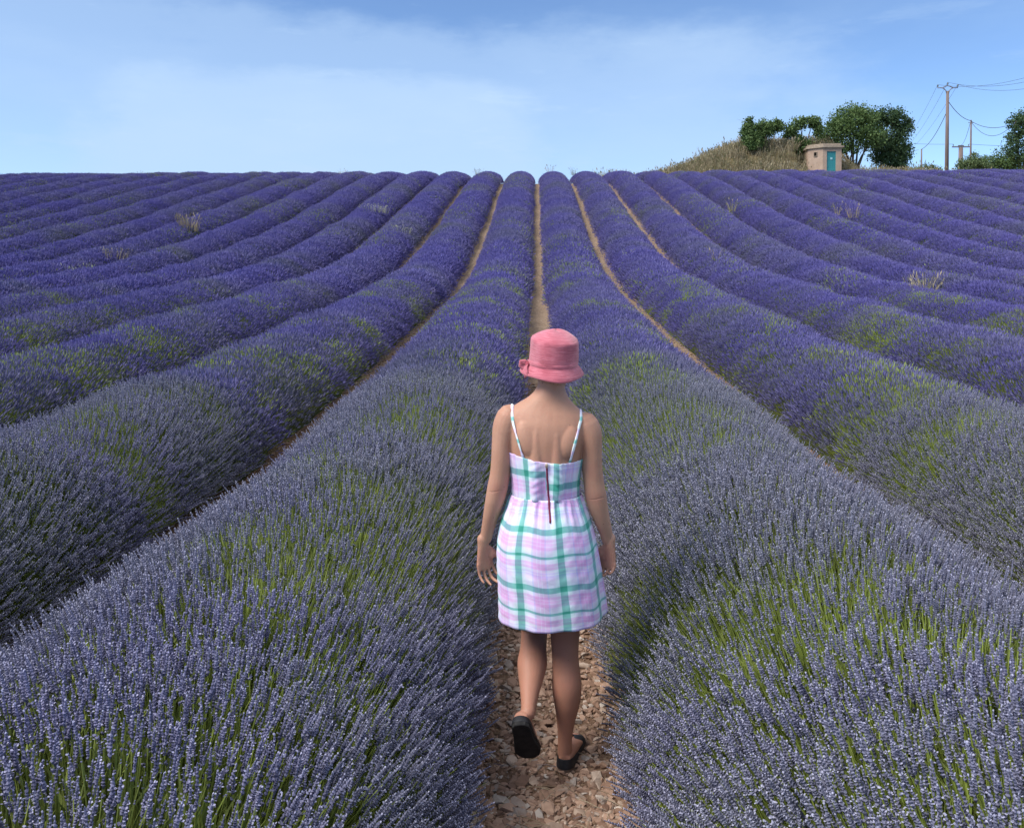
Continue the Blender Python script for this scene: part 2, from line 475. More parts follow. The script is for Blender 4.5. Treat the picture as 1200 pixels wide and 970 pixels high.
def make_gn(name, coll):
    ng = bpy.data.node_groups.new(name, 'GeometryNodeTree')
    ng.interface.new_socket('Geometry', in_out='INPUT', socket_type='NodeSocketGeometry')
    ng.interface.new_socket('Geometry', in_out='OUTPUT', socket_type='NodeSocketGeometry')
    N, L = ng.nodes, ng.links
    gi, go = N.new('NodeGroupInput'), N.new('NodeGroupOutput')
    ip = N.new('GeometryNodeInstanceOnPoints'); ci = N.new('GeometryNodeCollectionInfo')
    ci.inputs['Collection'].default_value = coll; ci.inputs['Separate Children'].default_value = True; ci.inputs['Reset Children'].default_value = True
    def attr(nm, t):
        a = N.new('GeometryNodeInputNamedAttribute'); a.data_type = t; a.inputs['Name'].default_value = nm
        return [o for o in a.outputs if o.enabled][0]
    L.new(gi.outputs[0], ip.inputs['Points']); L.new(ci.outputs[0], ip.inputs['Instance'])
    ip.inputs['Pick Instance'].default_value = True
    L.new(attr('pick', 'INT'), ip.inputs['Instance Index'])
    L.new(attr('rot', 'FLOAT_VECTOR'), ip.inputs['Rotation'])
    L.new(attr('size', 'FLOAT'), ip.inputs['Scale'])
    L.new(ip.outputs[0], go.inputs[0])
    return ng
GN_LAV = make_gn('lavender_stems', SRC)
def euler_from_dir(d, roll):
    """euler angles that turn +Z to d, spun by roll about it (arrays)"""
    d = d / np.linalg.norm(d, axis=1)[:, None]
    ref = np.where(np.abs(d[:, 2:3]) > .99, np.array([[1., 0, 0]]), np.array([[0, 0, 1.]]))
    x = np.cross(ref, d); x /= np.linalg.norm(x, axis=1)[:, None]; y = np.cross(d, x)
    cx, sn = np.cos(roll)[:, None], np.sin(roll)[:, None]
    x2 = x * cx + y * sn; y2 = -x * sn + y * cx
    ry = np.arcsin(np.clip(-x2[:, 2], -1, 1)); rx = np.arctan2(y2[:, 2], d[:, 2]); rz = np.arctan2(x2[:, 1], x2[:, 0])
    return np.stack([rx, ry, rz], 1)
def scatter_obj(name, ng, P, E, sc, pk, parent):
    me = bpy.data.meshes.new(name); me.vertices.add(len(P)); me.vertices.foreach_set('co', P.astype(np.float32).ravel())
    a = me.attributes.new('rot', 'FLOAT_VECTOR', 'POINT'); a.data.foreach_set('vector', E.astype(np.float32).ravel())
    a = me.attributes.new('size', 'FLOAT', 'POINT'); a.data.foreach_set('value', sc.astype(np.float32))
    a = me.attributes.new('pick', 'INT', 'POINT'); a.data.foreach_set('value', pk.astype(np.int32))
    o = bpy.data.objects.new(name, me); link(o, parent)
    md = o.modifiers.new('scatter', 'NODES'); md.node_group = ng
    return o

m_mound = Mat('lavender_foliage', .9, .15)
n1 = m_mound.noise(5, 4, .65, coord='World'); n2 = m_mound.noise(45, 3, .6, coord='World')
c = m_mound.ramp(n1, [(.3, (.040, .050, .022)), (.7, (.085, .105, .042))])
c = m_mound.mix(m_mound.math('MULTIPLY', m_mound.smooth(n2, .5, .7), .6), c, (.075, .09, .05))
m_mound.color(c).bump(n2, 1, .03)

ROW_W, ROW_H = .95, .84
def row_dims(k, y):
    """half width and height of row k at y: plants of unequal vigour"""
    a = vnoise(y * 1.05 + 31 * k, np.full_like(y, 3.7 * k + .5)); b = vnoise(y * .33 + 11 * k, np.full_like(y, 8.1 * k))
    cx = .05 * (vnoise(y * .5 + 5 * k, np.full_like(y, 2.2 * k + 90)) - .5)
    near = .065 * np.clip((9 - y) / 5, 0, 1) * (abs(k + .5) < 1)          # cut back where people walk
    q = .45 if abs(k + .5) < 1 else 1.0
    return (ROW_W - near) * (1 + q * (.10 * (a - .5) + .07 * (b - .5))), ROW_H * (1 + q * (.13 * (a - .5) + .12 * (b - .5))), cx
def dome(k, xc, y, a, f=1.0):
    """point and outward normal on the row's surface, a from 0 (right foot) to pi (left foot)"""
    w, h, cx = row_dims(k, y); ca, sa = np.cos(a), np.sin(a)
    w = w * f; h = h * f
    sg = ca; sz = np.abs(sa) ** .94
    P = np.stack([xc + cx + w * sg, y, ground_z(xc, y) * 0 + g(y) + .02 + h * sz], 1)
    Nn = np.stack([ca / w, -.0 * ca, sa / h], 1); Nn /= np.linalg.norm(Nn, axis=1)[:, None]
    return P, Nn
def lavender_row(k, label):
    xc = (k + .5) * S
    L = abs(xc)
    y0 = max(-1.2, L / .82 - 4.0); y1 = 62.0 + 1.2 * random.random()
    root = empty('lavender_row', (xc, y0, gf(y0)))
    tag(root, label, 'lavender row', 'lavender rows running up the slope')
    off = np.array(root.location)
    # foliage body
    yy = np.concatenate([np.arange(y0, min(14, y1), .16), np.arange(max(14, y0), y1, .5), [y1]])
    na = 15; aa = np.linspace(-.03, math.pi + .03, na)
    V = []
    for a in aa:
        P, Nn = dome(k, xc, yy, np.full_like(yy, a), .80 if a else .8)
        dsp = .16 * (fbm(yy * 3.1 + 7 * a, np.full_like(yy, a * 4 + k * 13), 3) - .5)
        e = np.clip(np.minimum(yy - y0 + .05, y1 - yy + .05) / .5, .15, 1) ** .5
        P = P + Nn * dsp[:, None]; P[:, 0] = xc + (P[:, 0] - xc) * (.6 + .4 * e); P[:, 2] = g(yy) - .04 + (P[:, 2] - g(yy)) * e
        V.append(P)
    V = np.stack(V, 1) - off; n = len(yy)
    ii = np.arange(n * na).reshape(n, na)
    Fc = np.stack([ii[:-1, :-1].ravel(), ii[:-1, 1:].ravel(), ii[1:, 1:].ravel(), ii[1:, :-1].ravel()], 1).tolist() + [ii[0].tolist(), ii[-1][::-1].tolist()]
    mesh_obj('foliage', V.reshape(-1, 3).tolist(), Fc, m_mound.m, root, True)
    # stems
    Ps, Es, Ss, Ks = [], [], [], []
    arc = 2.75
    def lod(ya, yb, dens, picks, kind):
        if yb <= ya: return
        n = int((yb - ya) * arc * dens)
        y = ya + (yb - ya) * RNG.random(n); lo = .10 if kind in ('near', 'leaf') else .24
        a = lo + RNG.random(n) * (math.pi - 2 * lo)
        a = np.clip(a, .02, math.pi - .02)
        dist = np.hypot(xc - cam.location.x, y) * (1 + .12 * (RNG.random(n) - .5))
        P, Nn = dome(k, xc, y, a)
        if kind == 'near': keep = dist < 8
        elif kind == 'leaf': keep = dist < 8
        elif kind == 'mid': keep = (dist >= 8) & (dist < 21)
        else: keep = dist >= 21
        pick = RNG.integers(picks[0], picks[1], n)
        sc = 1 + .22 * (RNG.random(n) - .5)
        up = np.array([0, 0, 1.])
        jit = RNG.normal(size=(n, 3)) * (.075 if kind == 'near' else .12 if kind != 'leaf' else .3)
        lean = np.stack([np.full(n, .06 * math.sin(k)), .10 * (vnoise(y * 1.3, np.full(n, k * 3.3)) - .5) * 2, np.zeros(n)], 1)
        D = Nn * .80 + up * .34 + jit + lean; D /= np.linalg.norm(D, axis=1)[:, None]
        if kind == 'near':
            patch = fbm(P[:, 0] * 1.15 + 50, y * 1.15 + 20 + k * 7.7, 3)
            thin = np.clip((patch - .47) / .16, 0, 1)
            u = RNG.random(n)
            pick = np.where(u < .18 + .50 * thin, RNG.integers(10, 13, n), pick)
            keep &= RNG.random(n) > .08 * thin
            low = np.where(u < .18 + .50 * thin, .008, 0)
            tip = P + Nn * (RNG.normal(size=n) * .022 - low)[:, None]
            sc = sc * (1 - .10 * thin)
            base = tip - D * (.275 * sc)[:, None]
        elif kind == 'leaf':
            base = P - Nn * (.15 + .11 * RNG.random(n))[:, None]
        elif kind == 'mid':
            patch = fbm(P[:, 0] * 1.15 + 50, y * 1.15 + 20 + k * 7.7, 3); pick = np.where(RNG.random(n) < np.clip((patch - .54) / .14, 0, 1) * .60, RNG.integers(26, 29, n), pick)
            base = P + Nn * (RNG.normal(size=n) * .018)[:, None] - D * (.29 * sc)[:, None]
        else:
            sc = sc * 1.05
            patch = fbm(P[:, 0] * .5 + 50, y * .33 + 20 + k * 1.7, 3); pick = np.where(RNG.random(n) < np.clip((patch - .58) / .16, 0, 1) * .30, RNG.integers(29, 32, n), pick)
            base = P + Nn * (RNG.normal(size=n) * .018)[:, None] - D * (.29 * sc)[:, None]
        base[:, 2] = np.maximum(base[:, 2], g(base[:, 1]) + .01)
        E = euler_from_dir(D, RNG.random(n) * 6.28)
        Ps.append((base - off)[keep]); Es.append(E[keep]); Ss.append(sc[keep]); Ks.append(pick[keep])
    if L < 9:
        lod(y0, min(y1, 9), 2150, (0, NV), 'near')
        lod(y0, min(y1, 9), 520, (13, 16), 'leaf')
    lod(y0, 23, 115, (16, 21), 'mid')
    lod(max(y0, 5), y1, 62, (21, 26), 'far')
    P = np.concatenate(Ps); E = np.concatenate(Es); s_ = np.concatenate(Ss); p_ = np.concatenate(Ks)
    o = scatter_obj('flower_spikes', GN_LAV, P, E, s_, p_, root)
    tag(o, kind='stuff')
    return root
ORD = ['first', 'second', 'third', 'fourth', 'fifth', 'sixth', 'seventh', 'eighth', 'ninth', 'tenth', 'eleventh', 'twelfth', 'thirteenth', 'fourteenth', 'fifteenth', 'sixteenth']
NROW_L, NROW_R = 16, 15
for k in range(NROW_R):
    lavender_row(k, '%s purple lavender row counted from the walked stony furrow towards the tan hut' % ORD[k] if k else 'purple lavender row brushing the right arm of the walking person')
for k in range(NROW_L):
    lavender_row(-1 - k, '%s purple lavender row from the walked stony furrow, on the side without the hut' % ORD[k] if k else 'purple lavender row brushing the left arm of the walking person')
# ------------------------------------------------------------------ hut, mound, trees and power line on the crest
def uneven(x, y, s): return fbm(np.asarray(x) * s + 91, np.asarray(y) * s + 33, 4) - .5
m_turf = Mat('dry_turf', .95, .1)
n1 = m_turf.noise(1.2, 4, .6, coord='World'); n2 = m_turf.noise(14, 3, .6, coord='World')
m_turf.color(m_turf.mix(m_turf.math('MULTIPLY', n2, .5), m_turf.ramp(n1, [(.35, (.26, .19, .10)), (.65, (.17, .14, .07))]), (.10, .09, .045))).bump(n2, .8, .1)
HUT_X0, HUT_X1, HUT_Y0, HUT_Y1, HUT_ZT = 20.80, 23.05, 63.6, 65.6, 11.98
def mound_h(x, y):
    x = np.asarray(x, float); y = np.asarray(y, float)
    left = 1 / (1 + np.exp(-(x - 13.6) / 1.15)); right = 1 / (1 + np.exp((x - 23.9) / .55))
    tail = .75 * np.exp(-((x - 28) / 4.5) ** 2)
    front = 1 / (1 + np.exp(-(y - (65.0 - 1.0 * left * (x < 20.0))) / .55)); back = 1 / (1 + np.exp((y - 73) / 1.2))
    h = (3.15 * left * right + tail + .55 * np.exp(-((x - 11.5) / 3) ** 2)) * front * back
    return h + uneven(x, y, .8) * .5 * front * back * (left * right + .3)
xs = np.arange(4, 36.01, .3); ys = np.arange(62.4, 78, .3)
X, Y = np.meshgrid(xs, ys); edge = np.clip(np.minimum.reduce([X - 4, 36 - X, (Y - 62.4) * 1.2, 77.9 - Y]) / 1.0, 0, 1)
Z = g(Y) - .12 + (.14 + mound_h(X, Y)) * edge
inhut = (X > HUT_X0 - .0) & (X < HUT_X1 + .1) & (Y < HUT_Y1)
Z = np.where(inhut & (Y < HUT_Y0 + 1.0), g(Y) - .3, np.where(inhut, np.minimum(Z, HUT_ZT + .25), Z))
ii = np.arange(X.size).reshape(X.shape)
mound = mesh_obj('mound', np.stack([X.ravel(), Y.ravel(), Z.ravel()], 1).tolist(), np.stack([ii[:-1, :-1].ravel(), ii[:-1, 1:].ravel(), ii[1:, 1:].ravel(), ii[1:, :-1].ravel()], 1).tolist(), m_turf.m, smooth=True)
tag(mound, 'low earth mound covered with dry grass behind the lavender', kind='structure')
def mz(x, y): return gf(y) - .12 + (.14 + float(mound_h(x, y)))

# dry grass, thousands of blades
m_straw = Mat('dry_grass', .85, .2)
rr = m_straw.math('FRACT', m_straw.math('ADD', m_straw.node('ShaderNodeObjectInfo').outputs['Random'], m_straw.math('MULTIPLY', m_straw.node('ShaderNodeNewGeometry').outputs['Random Per Island'], .4)))
m_straw.color(m_straw.ramp(rr, [(0, (.20, .16, .09)), (.3, (.31, .25, .15)), (.6, (.43, .36, .24)), (.8, (.25, .21, .12)), (.92, (.15, .17, .07)), (1, (.10, .13, .05))]))
def grass_mesh(seed, n, hgt, spread, w, heads=False):
    r = random.Random(seed); V, Fc = [], []
    for k in range(n):
        a = r.uniform(0, 6.28); q = spread * math.sqrt(r.random()); p = Vector((math.cos(a) * q, math.sin(a) * q, 0))
        h = hgt * r.uniform(.5, 1.1); d = Vector((math.cos(a) * r.uniform(0, .45), math.sin(a) * r.uniform(0, .45), 1)).normalized(); a2 = r.uniform(0, 3.14)
        e = Vector((math.cos(a2), math.sin(a2), 0)) * w * r.uniform(.7, 1.3); b = len(V); bend = Vector((math.cos(a) * .12, math.sin(a) * .12, -.02)) * h
        V += [p - e, p + e, p + d * h * .6 + e * .7, p + d * h * .6 - e * .7, p + d * h + bend]
        Fc += [(b, b + 1, b + 2, b + 3), (b + 3, b + 2, b + 4)]
        if heads and r.random() < .7:
            t = p + d * h + bend; b = len(V); s = e.normalized() * w * 2.2
            V += [t - d * h * .14, t - d * h * .05 + s, t + d * h * .06, t - d * h * .05 - s]; Fc += [(b, b + 1, b + 2), (b, b + 2, b + 3)]
    return V, Fc
SRC_G = bpy.data.collections.new('dry_grass_tufts')
for i in range(5):
    V, Fc = grass_mesh(500 + i, 26, .52 + .06 * i, .22, .011, True)
    me = bpy.data.meshes.new('grass_tuft'); me.from_pydata([tuple(v) for v in V], [], Fc); me.materials.append(m_straw.m)
    SRC_G.objects.link(bpy.data.objects.new('%02d_grass_tuft' % i, me))
GN_G = make_gn('dry_grass', SRC_G)
P = []
for _ in range(9000):
    x, y = RNG.uniform(4.5, 35.5), 62.7 + 10 * RNG.random() ** 1.5
    if HUT_X0 - .1 < x < HUT_X1 + .15 and y < HUT_Y1 - .8: continue
    w = min(1, mz(x, y) - gf(y) + .25) if x < 25 else .55
    if RNG.random() < w * .8 * (.25 + 1.3 * float(fbm(x * .7, y * .7))): P.append((x, y, (mz(x, y) if not (HUT_X0 < x < HUT_X1 and y < HUT_Y1) else min(mz(x, y), HUT_ZT + .25)) - .05))
P = np.array(P); n = len(P)
D = np.stack([RNG.normal(size=n) * .12, RNG.normal(size=n) * .12, np.ones(n)], 1)
o = scatter_obj('dry_grass', GN_G, P, euler_from_dir(D, RNG.random(n) * 6.28), RNG.uniform(.55, 1.25, n) * (1 + .5 * (RNG.random(n) > .93)), RNG.integers(0, 5, n), None)
tag(o, 'straw coloured dry grass growing over the mound', 'grass', kind='stuff')

# hut built into the mound
m_wall = Mat('render_plaster', .9, .2)
n1 = m_wall.noise(1.6, 5, .65); n2 = m_wall.noise(12, 4, .6)
c = m_wall.ramp(n1, [(.3, (.40, .285, .21)), (.7, (.50, .37, .28))]); m_wall.color(m_wall.mix(m_wall.math('MULTIPLY', m_wall.smooth(n2, .5, .75), .4), c, (.28, .20, .15))).bump(n2, .4, .02)
m_conc = Mat('weathered_concrete', .9, .2); nc = m_conc.noise(6, 4, .6); m_conc.color(m_conc.ramp(nc, [(.3, (.28, .22, .16)), (.7, (.42, .34, .26))])).bump(nc, .3, .02)
m_teal = Mat('teal_paint', .5, .4); nt = m_teal.noise(7, 4, .6); m_teal.color(m_teal.ramp(nt, [(.3, (.030, .22, .24)), (.7, (.045, .30, .31))]))
m_dark = Mat('dark_opening', .9, .1); m_dark.color((.012, .011, .010))
hut = empty('hut', ((HUT_X0 + HUT_X1) / 2, HUT_Y0, gf(HUT_Y0) - .1))
tag(hut, 'small tan plastered hut with teal door built into the grassy mound', 'hut')
hx, hy, hz = hut.location
W2 = (HUT_X1 - HUT_X0) / 2; HT = HUT_ZT - hz
def prism(bm, pts, z0, z1):
    lo = [bm.verts.new((x, y, z0)) for x, y in pts]; hi = [bm.verts.new((x, y, z1)) for x, y in pts]; n = len(pts)
    for i in range(n): bm.faces.new((lo[i], lo[(i + 1) % n], hi[(i + 1) % n], hi[i]))
    bm.faces.new(lo[::-1]); bm.faces.new(hi)
# the front's left corner is cut off at an angle
plan = [(-W2 + .85, 0), (W2, 0), (W2, 2), (-W2, 2), (-W2, .75)]
DX0, DX1, DZ1 = .02, .70, 11.70 - hz                      # door opening
bm = bmesh.new()
# wall built round the door opening
prism(bm, [(-W2 + .85, 0), (DX0, 0), (DX0, .22), (-W2 + .95, .22)], 0, HT)
prism(bm, [(DX1, 0), (W2, 0), (W2, .22), (DX1, .22)], 0, HT)
prism(bm, [(DX0, 0.0), (DX1, 0.0), (DX1, .22), (DX0, .22)], DZ1, HT)
wall_bits = bm
bm_obj('wall', wall_bits, m_wall.m, hut)
bm = bmesh.new()
dx, dy = -W2 + .85, .75; nx_, ny_ = .75 / math.hypot(.85, .75), .85 / math.hypot(.85, .75)
prism(bm, [(-W2, .75), (-W2 + .85, 0.003), (-W2 + .95, .22), (-W2 + .22, .85)], 0, HT)
prism(bm, [(-W2, .752), (-W2 + .22, .852), (-W2 + .22, 2), (-W2, 2)], 0, HT)
bm_obj('side_wall', bm, m_wall.m, hut)
bm = bmesh.new(); prism(bm, [(W2 - .22, .222), (W2, .222), (W2, 2), (W2 - .22, 2)], 0, HT)
bm_obj('side_wall', bm, m_wall.m, hut)
bm = bmesh.new(); prism(bm, [(-W2 + .82, -.14), (W2 + .14, -.14), (W2 + .14, 2.1), (-W2 - .14, 2.1), (-W2 - .14, .70)], HT, HT + .13)
roof = bm_obj('roof', bm, m_conc.m, hut)
bm = bmesh.new(); prism(bm, [(-W2 + .86, .04), (W2 - .05, .04), (W2 - .05, 2.0), (-W2 + .03, 2.0), (-W2 + .03, .80)], HT + .13, HT + .32)
bm_obj('roof_kerb', bm, m_conc.m, roof)
bm = bmesh.new(); prism(bm, [(-W2 + .85, -.05), (W2 + .05, -.05), (W2 + .05, .0), (-W2 + .86, .0)], HT - .10, HT - .003); bm_obj('cornice', bm, m_conc.m, roof)
door = empty('door', ((DX0 + DX1) / 2, .07, 0), hut); dw = (DX1 - DX0) / 2
bm = bmesh.new()
add_box(bm, (-dw, -.025, 0), (-dw + .06, .05, DZ1)); add_box(bm, (dw - .06, -.025, 0), (dw, .05, DZ1)); add_box(bm, (-dw + .061, -.025, DZ1 - .06), (dw - .061, .05, DZ1)); bm_obj('door_frame', bm, m_teal.m, door)
pw = (2 * dw - .12 - .03) / 4
for i in range(4):
    bm = bmesh.new(); add_box(bm, (0, 0, 0), (pw, .03, DZ1 - .08), bevel=.004); bm_obj('plank', bm, m_teal.m, door, loc=(-dw + .065 + i * (pw + .008), 0, .01))
bm = bmesh.new(); add_box(bm, (-.06, -.028, DZ1 - .62), (.10, -.004, DZ1 - .46), bevel=.004); m_pl = Mat('enamel_plate', .4, .4); m_pl.color((.35, .6, .62)); bm_obj('sign_plate', bm, m_pl.m, door)
v, f = tube([(dw - .14, -.03, 1.05), (dw - .14, -.06, 1.05), (dw - .24, -.06, 1.05)], [.012] * 3, 6); mesh_obj('handle', v, f, m_dark.m, door)
# little vent window on the angled wall
cxw, cyw = -W2 + .42, .375
win = empty('vent_window', (cxw, cyw, HT - .45), hut); win.rotation_euler = (0, 0, -math.atan2(.75, .85))
bm = bmesh.new(); add_box(bm, (-.10, -.035, -.14), (.10, .01, .14)); bm_obj('opening', bm, m_dark.m, win)
bm = bmesh.new(); add_box(bm, (-.14, -.045, -.18), (-.101, .01, .18)); add_box(bm, (.101, -.045, -.18), (.14, .01, .18)); add_box(bm, (-.1, -.045, .141), (.1, .01, .18)); add_box(bm, (-.16, -.06, -.18), (.16, .01, -.141)) if False else add_box(bm, (-.1, -.06, -.18), (.1, .01, -.141)); bm_obj('frame', bm, m_conc.m, win)

# trees and shrubs
m_bark = Mat('bark', .9, .2); nb = m_bark.noise(9, 4, .6, svec=(1, 1, .2)); m_bark.color(m_bark.ramp(nb, [(.3, (.07, .055, .042)), (.7, (.17, .14, .11))])).bump(nb, .5, .02)
def leaf_mat(name, a, b, c_):
    m = Mat(name, .6, .3); r = m.node('ShaderNodeNewGeometry').outputs['Random Per Island']; bn = m.noise(.9, 2, .5, coord='World')
    m.color(m.mix(m.smooth(bn, .35, .7), m.ramp(r, [(0, a), (.6, b), (1, c_)]), m.ramp(r, [(0, b), (1, c_)])))
    tr = m.node('ShaderNodeBsdfTranslucent'); m.l.new(m.b.inputs['Base Color'].links[0].from_socket, tr.inputs['Color'])
    mx = m.node('ShaderNodeMixShader'); mx.inputs[0].default_value = .22; m.l.new(m.b.outputs[0], mx.inputs[1]); m.l.new(tr.outputs[0], mx.inputs[2])
    m.l.new(mx.outputs[0], m.n['Material Output'].inputs['Surface']); return m.m
L_MID = leaf_mat('mid_green_leaf', (.055, .10, .030), (.10, .165, .050), (.155, .225, .075))
L_DARK = leaf_mat('dark_green_leaf', (.030, .066, .028), (.052, .10, .042), (.09, .145, .058))
L_PALE = leaf_mat('pale_green_leaf', (.07, .11, .045), (.11, .16, .065), (.16, .215, .09))
def tree(name, base, blobs, nleaf, leaf, mat, label, cat, stems=3, group=None, fine=.5, seed=1, stemr=.07, upward=.3):
    """blobs: (dx, dy, dz, rx, ry, rz) lobes of the crown, from the base"""
    r = np.random.default_rng(seed); rp = random.Random(seed)
    root = empty(name, base); tag(root, label, cat, group)
    B = np.array(blobs, float); vol = B[:, 3] * B[:, 4] * B[:, 5]; share = vol ** .8 / (vol ** .8).sum()
    tw, V, Fc = [], [], []
    limbs = []
    for b, sh in zip(B, share):
        c = b[:3]; rr_ = b[3:]
        ncl = max(8, int(nleaf * sh / 26))
        d = r.normal(size=(ncl, 3)); d /= np.linalg.norm(d, axis=1)[:, None]
        q = c + d * rr_ * (r.random((ncl, 1)) ** .45) * r.uniform(.75, 1.12, (ncl, 1))
        for p in q: tw.append((p, float(np.mean(rr_))))
        limbs.append(c)
    for p, br in tw:
        k = int(26 * rp.uniform(.6, 1.4)); s = .20 * fine * (1 + br) * rp.uniform(.7, 1.3)
        pts = p + r.normal(size=(k, 3)) * np.array([s, s, s * .8])
        ax = r.normal(size=(k, 3)) + np.array([0, 0, upward]); ax /= np.linalg.norm(ax, axis=1)[:, None]
        bx_ = np.cross(ax, r.normal(size=(k, 3))); bx_ /= np.linalg.norm(bx_, axis=1)[:, None]
        ls = leaf * r.uniform(.6, 1.35, k)
        for j in range(k):
            a = ax[j] * ls[j]; w = bx_[j] * ls[j] * .33; o_ = len(V); P_ = pts[j]
            if P_[2] < .03: continue
            V += [P_ - a * .5, P_ + w, P_ + a * .5, P_ - w]; Fc += [(o_, o_ + 1, o_ + 2), (o_, o_ + 2, o_ + 3)]
    mesh_obj('crown', V, Fc, mat, root)
    tr = []
    for i in range(stems):
        a = 6.28 * i / max(1, stems) + rp.random(); foot_ = Vector((math.cos(a) * .16 * (stems > 1), math.sin(a) * .16 * (stems > 1), -.2))
        tgt = sorted(limbs, key=lambda c: rp.random())[:3]
        for c in (limbs[i::stems] or [limbs[0]]):
            c = Vector(c); m1 = foot_.lerp(c, .45) + Vector((rp.gauss(0, .1), rp.gauss(0, .1), .15)); m0 = foot_.lerp(c, .2) + Vector((0, 0, .12))
            tr.append(tube([foot_, m0, m1, c, c + Vector((rp.gauss(0, .2), rp.gauss(0, .2), .35))], [stemr, stemr * .85, stemr * .6, stemr * .32, stemr * .1], 7))
            for q in range(3):
                e = c + Vector((rp.gauss(0, .5), rp.gauss(0, .5), rp.uniform(.0, .6))); s0 = m1.lerp(c, rp.random())
                tr.append(tube([s0, s0.lerp(e, .5) + Vector((0, 0, .08)), e], [stemr * .35, stemr * .22, stemr * .08], 5))
    V, Fc = merge(tr); mesh_obj('trunk', V, Fc, m_bark.m, root, True)
    return root
def base(px, Y, dz=0, on_mound=True):
    p = at(px, 190, Y); return (p.x, Y, (mz(p.x, Y) if on_mound else gf(Y)) - .05 + dz)
tree('shrub_tree', base(893, 64.9), [(-1.15, 0, 1.3, .40, .5, .95), (-1.0, 0, 2.1, .32, .4, .55), (-.25, 0, 1.5, .65, .5, .80), (.45, 0, 1.75, .70, .5, .65), (1.2, 0, 1.95, .55, .4, .50), (-.6, -.2, .6, .75, .5, .65)], 11000, .15, L_MID,
     'feathery mid green shrub tree growing on the dry grass of the mound', 'tree', 4, seed=3, stemr=.045, fine=.42)
tree('airy_tree', base(942, 65.6), [(-1.0, 0, 1.85, .65, .5, .65), (-.3, 0, 2.5, .62, .5, .52), (.7, 0, 2.55, .62, .5, .58), (1.15, 0, 1.9, .45, .4, .6), (-.4, 0, 1.0, .80, .5, .5), (-.2, 0, .4, .7, .5, .5)], 6500, .16, L_MID,
     'airy tree with sky showing through its crown, above the hut roof', 'tree', 4, seed=5, stemr=.05, fine=.42)
tree('round_tree', base(1002, 69.0, .45), [(-2.3, 0, 2.75, 1.0, 1.1, .95), (-1.5, .2, 3.9, 1.05, 1.1, .95), (-.2, 0, 4.65, 1.25, 1.2, .95), (1.0, .2, 4.3, 1.1, 1.1, 1.0), (-.6, -.6, 3.3, 1.3, 1.0, 1.0), (.8, -.5, 2.85, 1.2, 1.0, .9), (-2.7, .1, 2.0, .65, .7, .6), (-1.6, -.3, 1.9, .9, .7, .7), (1.7, .1, 2.9, .8, .8, .9), (-.3, -.4, 2.0, .8, .7, .6)], 18000, .17, L_MID,
     'large round leafy tree with pale forked trunks beside the hut', 'tree', 6, seed=7, stemr=.10)
tree('dark_tree', base(1041, 71.0, .45), [(-.6, 0, 4.6, 1.0, 1.0, 1.0), (.4, 0, 4.8, .9, .9, .85), (1.1, 0, 3.7, .8, .9, 1.1), (.2, 0, 2.6, 1.3, 1.0, 1.2), (1.2, 0, 1.9, .75, .8, .9), (.3, 0, 1.2, 1.3, .9, 1.0), (1.6, 0, 4.3, .4, .5, .5), (.8, 0, .5, 1.0, .9, .6), (-.6, .2, 1.8, 1.0, .8, 1.1)], 15000, .17, L_DARK,
     'dark dense tree crowding behind the large round tree', 'tree', 3, seed=9, stemr=.10, upward=.9)
def gbase(px, py, Y):
    p = at(px, py, Y); return (p.x, Y, p.z)
b = gbase(1087, 203, 76); tree('feathery_bush', (b[0], b[1], b[2] - .75), [(-.8, 0, 1.05, .55, .4, .35), (0, 0, 1.25, .55, .4, .35), (.75, 0, 1.1, .5, .4, .32)], 900, .15, L_PALE,
     'small feathery bush standing alone near the foot of the tall pole', 'bush', 3, seed=11, stemr=.03, fine=.35)
def shrub(px, Y, w, h, seed, mat, label, nl=7000):
    p = at(px, 203, Y); vis = p.z - gf(Y)
    tree('round_shrub', (p.x, Y, gf(Y) - .05), [(-w * .45, 0, vis + h * .28, w * .5, .8, h * .42), (w * .1, 0, vis + h * .48, w * .5, .8, h * .46), (w * .55, 0, vis + h * .30, w * .45, .7, h * .44), (0, 0, vis * .5, w * .8, .8, vis * .6)], nl, .15, mat, label, 'shrub', 4, 'round shrubs below the tree by the power line', seed=seed, stemr=.04, fine=.4)
shrub(1140, 75, 1.7, 2.0, 13, L_PALE, 'pale round shrub standing at the foot of the thin bare pole')
shrub(1168, 77, 2.3, 2.3, 14, L_MID, 'wider green shrub between the pale shrub and the tree by the wires', 9000)
b = at(1196, 203, 77)
tree('roadside_tree', (b.x, 77, gf(77) - .05), [(-.6, 0, 5.7, .9, .9, .9), (.5, 0, 6.3, 1.2, 1.0, 1.0), (-.5, 0, 4.5, .9, .9, .9), (.9, 0, 4.9, 1.2, 1.0, 1.2), (-.9, 0, 3.4, .7, .8, .8), (.6, 0, 3.4, 1.1, 1.0, .9), (-.3, 0, 2.5, .9, .8, .6), (1.9, 0, 5.3, 1.0, 1.0, 1.4), (2.0, 0, 3.6, 1.0, 1.0, 1.1)], 9000, .19, L_DARK,
     'leafy tree that the sagging service cables run into', 'tree', 2, seed=15, stemr=.13)

